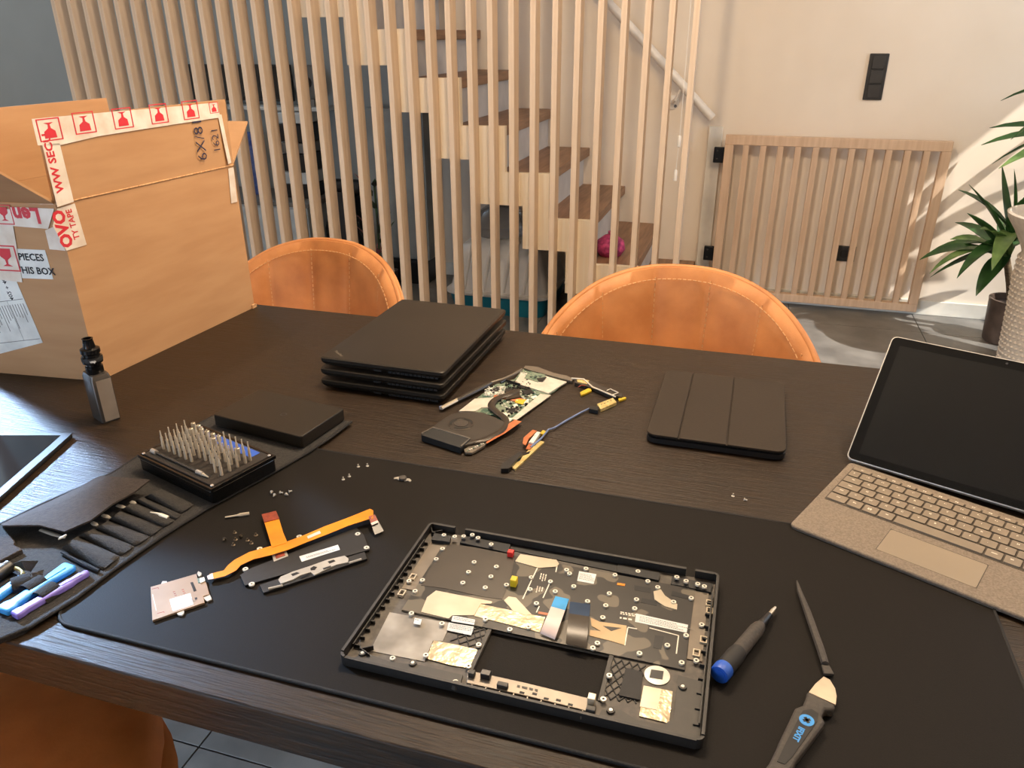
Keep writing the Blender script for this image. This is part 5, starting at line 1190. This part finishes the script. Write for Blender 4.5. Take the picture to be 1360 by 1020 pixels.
# ================================================================== screwdriver, spudger, pry knife
def zs(x, y, z=.008): return T(920 + x / 3.923, 760 + y / 3.923, MZ + z)
a = zs(138, 530, .011); b = zs(432, 178, .0075); d = (b - a).normalized(); Ld = (b - a).length
sd = thing('screwdriver', 'precision screwdriver with a black grip and blue end cap lying on the mat', 'screwdriver', (a + b) / 2 - Zv * .009)
a.z = MZ + .0098; d = (V(b.x, b.y, MZ + .0065) - a).normalized()
MB().lathe([(.0086, 0), (.0092, .002), (.0092, .010), (.0086, .0115)], a, 24, d).obj('end_cap', 'blue_plastic', sd, smooth=40)
MB().lathe([(.0060, -.0004), (.0060, .001)], a, 20, d).obj('cap_dimple', 'blue_plastic', sd)
MB().lathe([(.0084, .0115), (.0088, .014), (.0088, .034), (.0080, .040)], a, 24, d).obj('barrel', 'rubber', sd, smooth=40)
gr = MB().lathe([(.0080, .040), (.0076, .043), (.0072, .080), (.0060, .087), (.0048, .090)], a, 24, d).obj('grip', 'rubber_grey', sd, smooth=40)
MB().lathe([(.0042, .090), (.0040, .108), (.0034, .110)], a, 16, d).obj('collar', 'plastic_black', sd)
MB().lathe([(.0020, .110), (.0020, Ld - .006), (.0012, Ld)], a, 6, d).obj('bit', 'bit_steel', sd, smooth=20)
p = [zs(*q, .004) for q in ((543, 45), (556, 100), (600, 215), (665, 400), (690, 480), (708, 530))]
spd = thing('black_spudger', 'slender black nylon spudger with a pointed tip lying on the mat', 'spudger', (p[0] + p[-1]) / 2 - Zv * .004)
for q in p: q.z = MZ + .0042
MB().tube(p[:5], [.0007, .0026, .0038, .0040, .0038], 8).obj('shaft', 'rubber_grey', spd, smooth=25)
e = (p[5] - p[4]); n = V(-e.y, e.x, 0).normalized()
MB().prism([p[4] + n * .0036 - Zv * .003, p[5] + n * .0052 - Zv * .003, p[5] - n * .0042 - Zv * .003, p[4] - n * .0034 - Zv * .003], Zv * .0032).obj('flat_end', 'rubber_grey', spd, bevel=.0006)
kn = thing('pry_knife', 'steel pry knife with a grey handle and blue round logo at the mat edge', 'pry tool', zs(590, 800, 0))
def kf_(nm, m_, pts, z0, z1, par=kn, bevel=0): return MB().slab([zs(*q, z1) for q in pts], MZ + z0, MZ + z1).obj(nm, m_, par, bevel=bevel)
kf_('blade', 'blade_steel', [(605, 625), (640, 580), (683, 543), (715, 560), (742, 605), (750, 645), (745, 690)], .005, .0064)
hnd = kf_('handle', 'rubber_grey', [(598, 618), (745, 690), (738, 715), (690, 712), (672, 745), (690, 780), (560, 955), (548, 965), (525, 1010), (430, 1140), (320, 1095), (400, 990), (440, 905), (445, 890), (535, 705), (575, 690), (590, 650)], .0005, .0105, bevel=.002)
kf_('grip_inlay', 'rubber', [(575, 720), (620, 712), (655, 735), (650, 775), (520, 960), (480, 1000), (440, 985), (480, 900), (560, 745)], .0105, .0110, hnd)
lg = zs(594, 771, .0111); lgm = MB().lathe([(.0062, 0), (.0062, .0003)], V(lg.x, lg.y, MZ + .0110), 28).obj('logo_disc', 'sky_plastic', hnd)
xd = (zs(545, 865, .011) - zs(594, 771, .011)).normalized(); xn = V(-xd.y, xd.x, 0)
m = MB()
for t in (.785, 2.356):
    u_ = xd * math.cos(t) + xn * math.sin(t); v_ = V(-u_.y, u_.x, 0); q = V(lg.x, lg.y, MZ + .0113)
    m.prism([q + u_ * .0032 + v_ * .0013, q - u_ * .0032 + v_ * .0013, q - u_ * .0032 - v_ * .0013, q + u_ * .0032 - v_ * .0013], Zv * .0002)
m.obj('logo_cross', 'rubber', lgm)
m = MB(); q = zs(551, 842, .0112); put_text(m, 'IFIXIT', .0070, q, xd, xn, .0003, .95); m.obj('lettering', 'sky_plastic', hnd)

# ================================================================== loose screws, bits, trackpoint
scr_pan = MB().lathe([(.0022, 0), (.0022, .0006), (.0010, .0012), (.0010, .0042)], (0, 0, 0), 10).mesh('screw', 'steel')
scr_dk = MB().lathe([(.0024, 0), (.0024, .0006), (.0011, .0010), (.0010, .0032)], (0, 0, 0), 10).mesh('screw', 'screw_dark')
def screw(px, py, label_, grp, me, lie=None, base=MZ):
    o = bpy.data.objects.new('screw', me); COL.objects.link(o); p = T(px, py, base); o.location = p; WL[o] = p
    if lie is not None: o.rotation_euler = (PI / 2, 0, lie); o.location = p + Zv * .0023
    tag(o, label_, 'screw', grp)
PL = ('leftmost', 'second from left', 'third from left', 'fourth from left', 'fifth from left', 'rightmost')
for k, (px, py) in enumerate(((456, 637), (464, 633), (476, 620), (488, 619))): screw(px, py, 'small silver screw standing head down at the far mat edge, ' + (PL[k] if k < 3 else 'rightmost') + ' of four', 'four upright silver screws on the mat', scr_pan)
for k, (px, py, r) in enumerate(((361, 655, .4), (365, 659, .2), (372, 656, 1.7), (380, 658, 1.3), (384, 655, 2.4))): screw(px, py, 'small silver screw lying beside the bit case, ' + (PL[k] if k < 4 else 'rightmost') + ' of five', 'silver screws lying beside the bit case', scr_pan, r)
for k, (px, py) in enumerate(((310, 724), (312, 708), (313, 717), (329, 718), (334, 722), (340, 711))): screw(px, py, 'small dark screw standing left of the orange ribbon tab, ' + PL[k] + ' of six', 'dark screws left of the ribbon', scr_dk)
screw(298.5, 718, 'flat headed dark screw lying apart at the left of the dark screw cluster', None, scr_dk, .3); screw(320, 714, 'black screw lying on its side among the upright dark screws', None, scr_dk, 1.2)
screw(973.5, 659, 'silver screw standing on the table behind the desk mat', None, scr_pan, None, TT); screw(988, 665, 'silver screw lying on the table behind the desk mat', None, scr_pan, 1.3, TT)
o = thing('loose_bit', 'single steel driver bit lying on the desk mat beside the tool roll', 'driver bit', T(314, 685, MZ)); p0, p1 = T(331, 682, MZ + .002), T(299, 687, MZ + .002)
MB().tube([p0, p0 * .6 + p1 * .4], .0022, 6).obj('shank', 'bit_steel', o, smooth=20); MB().tube([p0 * .6 + p1 * .4, p0 * .5 + p1 * .5, p1], [.0022, .0013, .0010], 8).obj('tip', 'bit_steel', o)
o = thing('trackpoint', 'tiny pointing stick sensor with silver wings on the desk mat', 'laptop part', T(534, 637, MZ)); q = T(535, 637, MZ)
MB().lathe([(.0052, .0008), (.0052, .0040), (.0044, .0044)], q, 18).obj('cap', 'rubber_grey', o)
for s in (-1, 1):
    MB().prism([q + V(s * a_, b_, 0) for a_, b_ in ((.003, .003), (.008, .004), (.0125, .0005), (.012, -.003), (.008, -.001), (.004, -.0035))], Zv * .0008).obj('wing', 'steel', o)

# ================================================================== plants and vase by the wall
def leaf_mesh(p0, az, el, ln, wd, droop, m_, par, twist=0.0, name='leaf'):
    n = 9; h = V(math.cos(az), math.sin(az), 0); s = V(-math.sin(az), math.cos(az), 0); rows = []; p = Vector(p0); e = el
    for i in range(n + 1):
        f = i / n; w_ = wd * (math.sin(PI * min(1, f * .93 + .07)) ** .75) * (1 - .35 * f)
        if i == n: w_ = wd * .02
        up = V(-h.x * math.sin(e), -h.y * math.sin(e), math.cos(e)); t = s * math.cos(twist * f) + up * math.sin(twist * f)
        rows.append([p - t * w_ + up * w_ * .28, p - t * w_ * .5 + up * w_ * .05, p - up * w_ * .06, p + t * w_ * .5 + up * w_ * .05, p + t * w_ + up * w_ * .28])
        p = p + (h * math.cos(e) + Zv * math.sin(e)) * (ln / n); e -= droop / n
    MB().grid(rows, (0, 0, .0012)).obj(name, m_, par, smooth=70)
pcx, pcy = 1.205, 3.86
pl1 = thing('potted_dracaena', 'small green dracaena in a bronze pot standing against the white wall', 'potted plant', (pcx, pcy, 0))
MB().lathe([(.078, 0), (.086, .01), (.097, .19), (.099, .205), (.090, .205), (.086, .175)], (pcx, pcy, 0), 28).obj('pot', 'pot_bronze', pl1, smooth=40)
MB().lathe([(.084, .17), (.02, .182)], (pcx, pcy, 0), 24).obj('soil', 'soil', pl1)
MB().tube([V(pcx, pcy, .17), V(pcx - .03, pcy, .27), V(pcx - .08, pcy - .02, .40)], [.020, .017, .014], 10).obj('trunk', 'trunk', pl1, smooth=60)
tp = V(pcx - .078, pcy - .02, .38)
sp_ = [(3.5, .95, .25, .5), (4.0, .8, .26, .8), (3.15, 1.0, .27, .3), (2.6, 1.15, .26, -.2), (3.0, .85, .24, .6), (3.3, .5, .30, 1.3), (3.55, .35, .30, 1.4), (2.9, .2, .28, 1.2), (3.9, .1, .28, 1.2), (4.3, .35, .28, 1.6), (2.2, .7, .26, .9), (1.5, .6, .26, .8), (.6, .5, .26, 1.0), (4.5, 1.2, .20, .5), (2.9, 1.4, .22, .1), (3.6, .75, .26, 1.0), (4.1, -.2, .22, .9), (3.2, -.25, .26, .6), (1.0, 1.1, .22, .4)]
for i, (az, el, ln, dp) in enumerate(sp_): leaf_mesh(tp + Zv * (.03 * (i % 5)), az, el, ln * 1.28, .046, dp * .9, 'leaf_light' if i in (1, 6, 9, 15) else 'leaf', pl1, random.uniform(-.4, .4))
tcx, tcy = 1.56, 3.80
pl2 = thing('tall_dracaena', 'taller dracaena whose leaves reach in at the right photo edge', 'potted plant', (tcx, tcy, 0))
MB().lathe([(.12, 0), (.13, .01), (.15, .24), (.155, .26), (.14, .26), (.135, .23)], (tcx, tcy, 0), 28).obj('pot', 'pot_bronze', pl2, smooth=40)
MB().lathe([(.134, .225), (.03, .24)], (tcx, tcy, 0), 24).obj('soil', 'soil', pl2)
MB().tube([V(tcx, tcy, .22), V(tcx - .06, tcy - .03, .6), V(tcx - .16, tcy - .08, 1.02)], [.028, .024, .02], 10).obj('trunk', 'trunk', pl2, smooth=60)
tt_ = V(tcx - .17, tcy - .08, .84)
for i, (az, el, ln, dp) in enumerate([(3.0, .62, .50, .9), (3.2, .35, .52, .8), (3.45, .05, .50, .7), (3.0, -.1, .48, .7), (3.3, .2, .46, 1.1), (2.7, .3, .48, .9), (3.7, .45, .46, 1.0), (4.2, .5, .44, 1.2), (2.2, .6, .44, 1.0), (1.5, .7, .42, .9), (.8, .6, .42, 1.0), (.1, .5, .44, 1.1), (-.6, .6, .42, 1.0), (4.8, .7, .42, 1.1), (5.3, .4, .42, 1.2), (3.1, 1.1, .40, .6), (.5, 1.2, .40, .5), (3.35, -.35, .42, .5)]):
    leaf_mesh(tt_ + Zv * (.05 * (i % 6)), az, el, ln, .048, dp, 'leaf_light' if i % 4 == 2 else 'leaf', pl2, random.uniform(-.5, .5))
vcx, vcy = 1.24, 3.50
vs_ = thing('woven_vase', 'tall pale vase with woven lattice relief and a flared rim at the right edge', 'vase', (vcx, vcy, 0))
prof = [(.13, 0), (.142, .03), (.152, .2), (.165, .38), (.166, .47), (.160, .50)]
MB().lathe(prof, (vcx, vcy, 0), 48).obj('body', 'ceramic', vs_, smooth=50)
MB().lathe([(.160, .498), (.168, .52), (.205, .585), (.240, .635), (.246, .655), (.236, .660), (.18, .56)], (vcx, vcy, 0), 48).obj('rim', 'ceramic', vs_, smooth=50)
def prad(z):
    for (r0, z0), (r1, z1) in zip(prof[:-1], prof[1:]):
        if z0 <= z <= z1: return r0 + (r1 - r0) * (z - z0) / (z1 - z0)
    return prof[-1][0]
kme = MB()
for r in range(22):
    z = .012 + r * .0222
    for k in range(44):
        a = 2 * PI * (k + .5 * (r % 2)) / 44; rr_ = prad(z) + .001; t = V(-math.sin(a), math.cos(a), 0); o3 = V(vcx + rr_ * math.cos(a), vcy + rr_ * math.sin(a), z); n = V(math.cos(a), math.sin(a), 0)
        kme.add([o3 - t * .0105, o3 + Zv * .009, o3 + t * .0105, o3 - Zv * .009, o3 + n * .007], [(0, 4, 1), (1, 4, 2), (2, 4, 3), (3, 4, 0)])
kme.obj('weave', 'ceramic', vs_, kind='stuff', smooth=0)
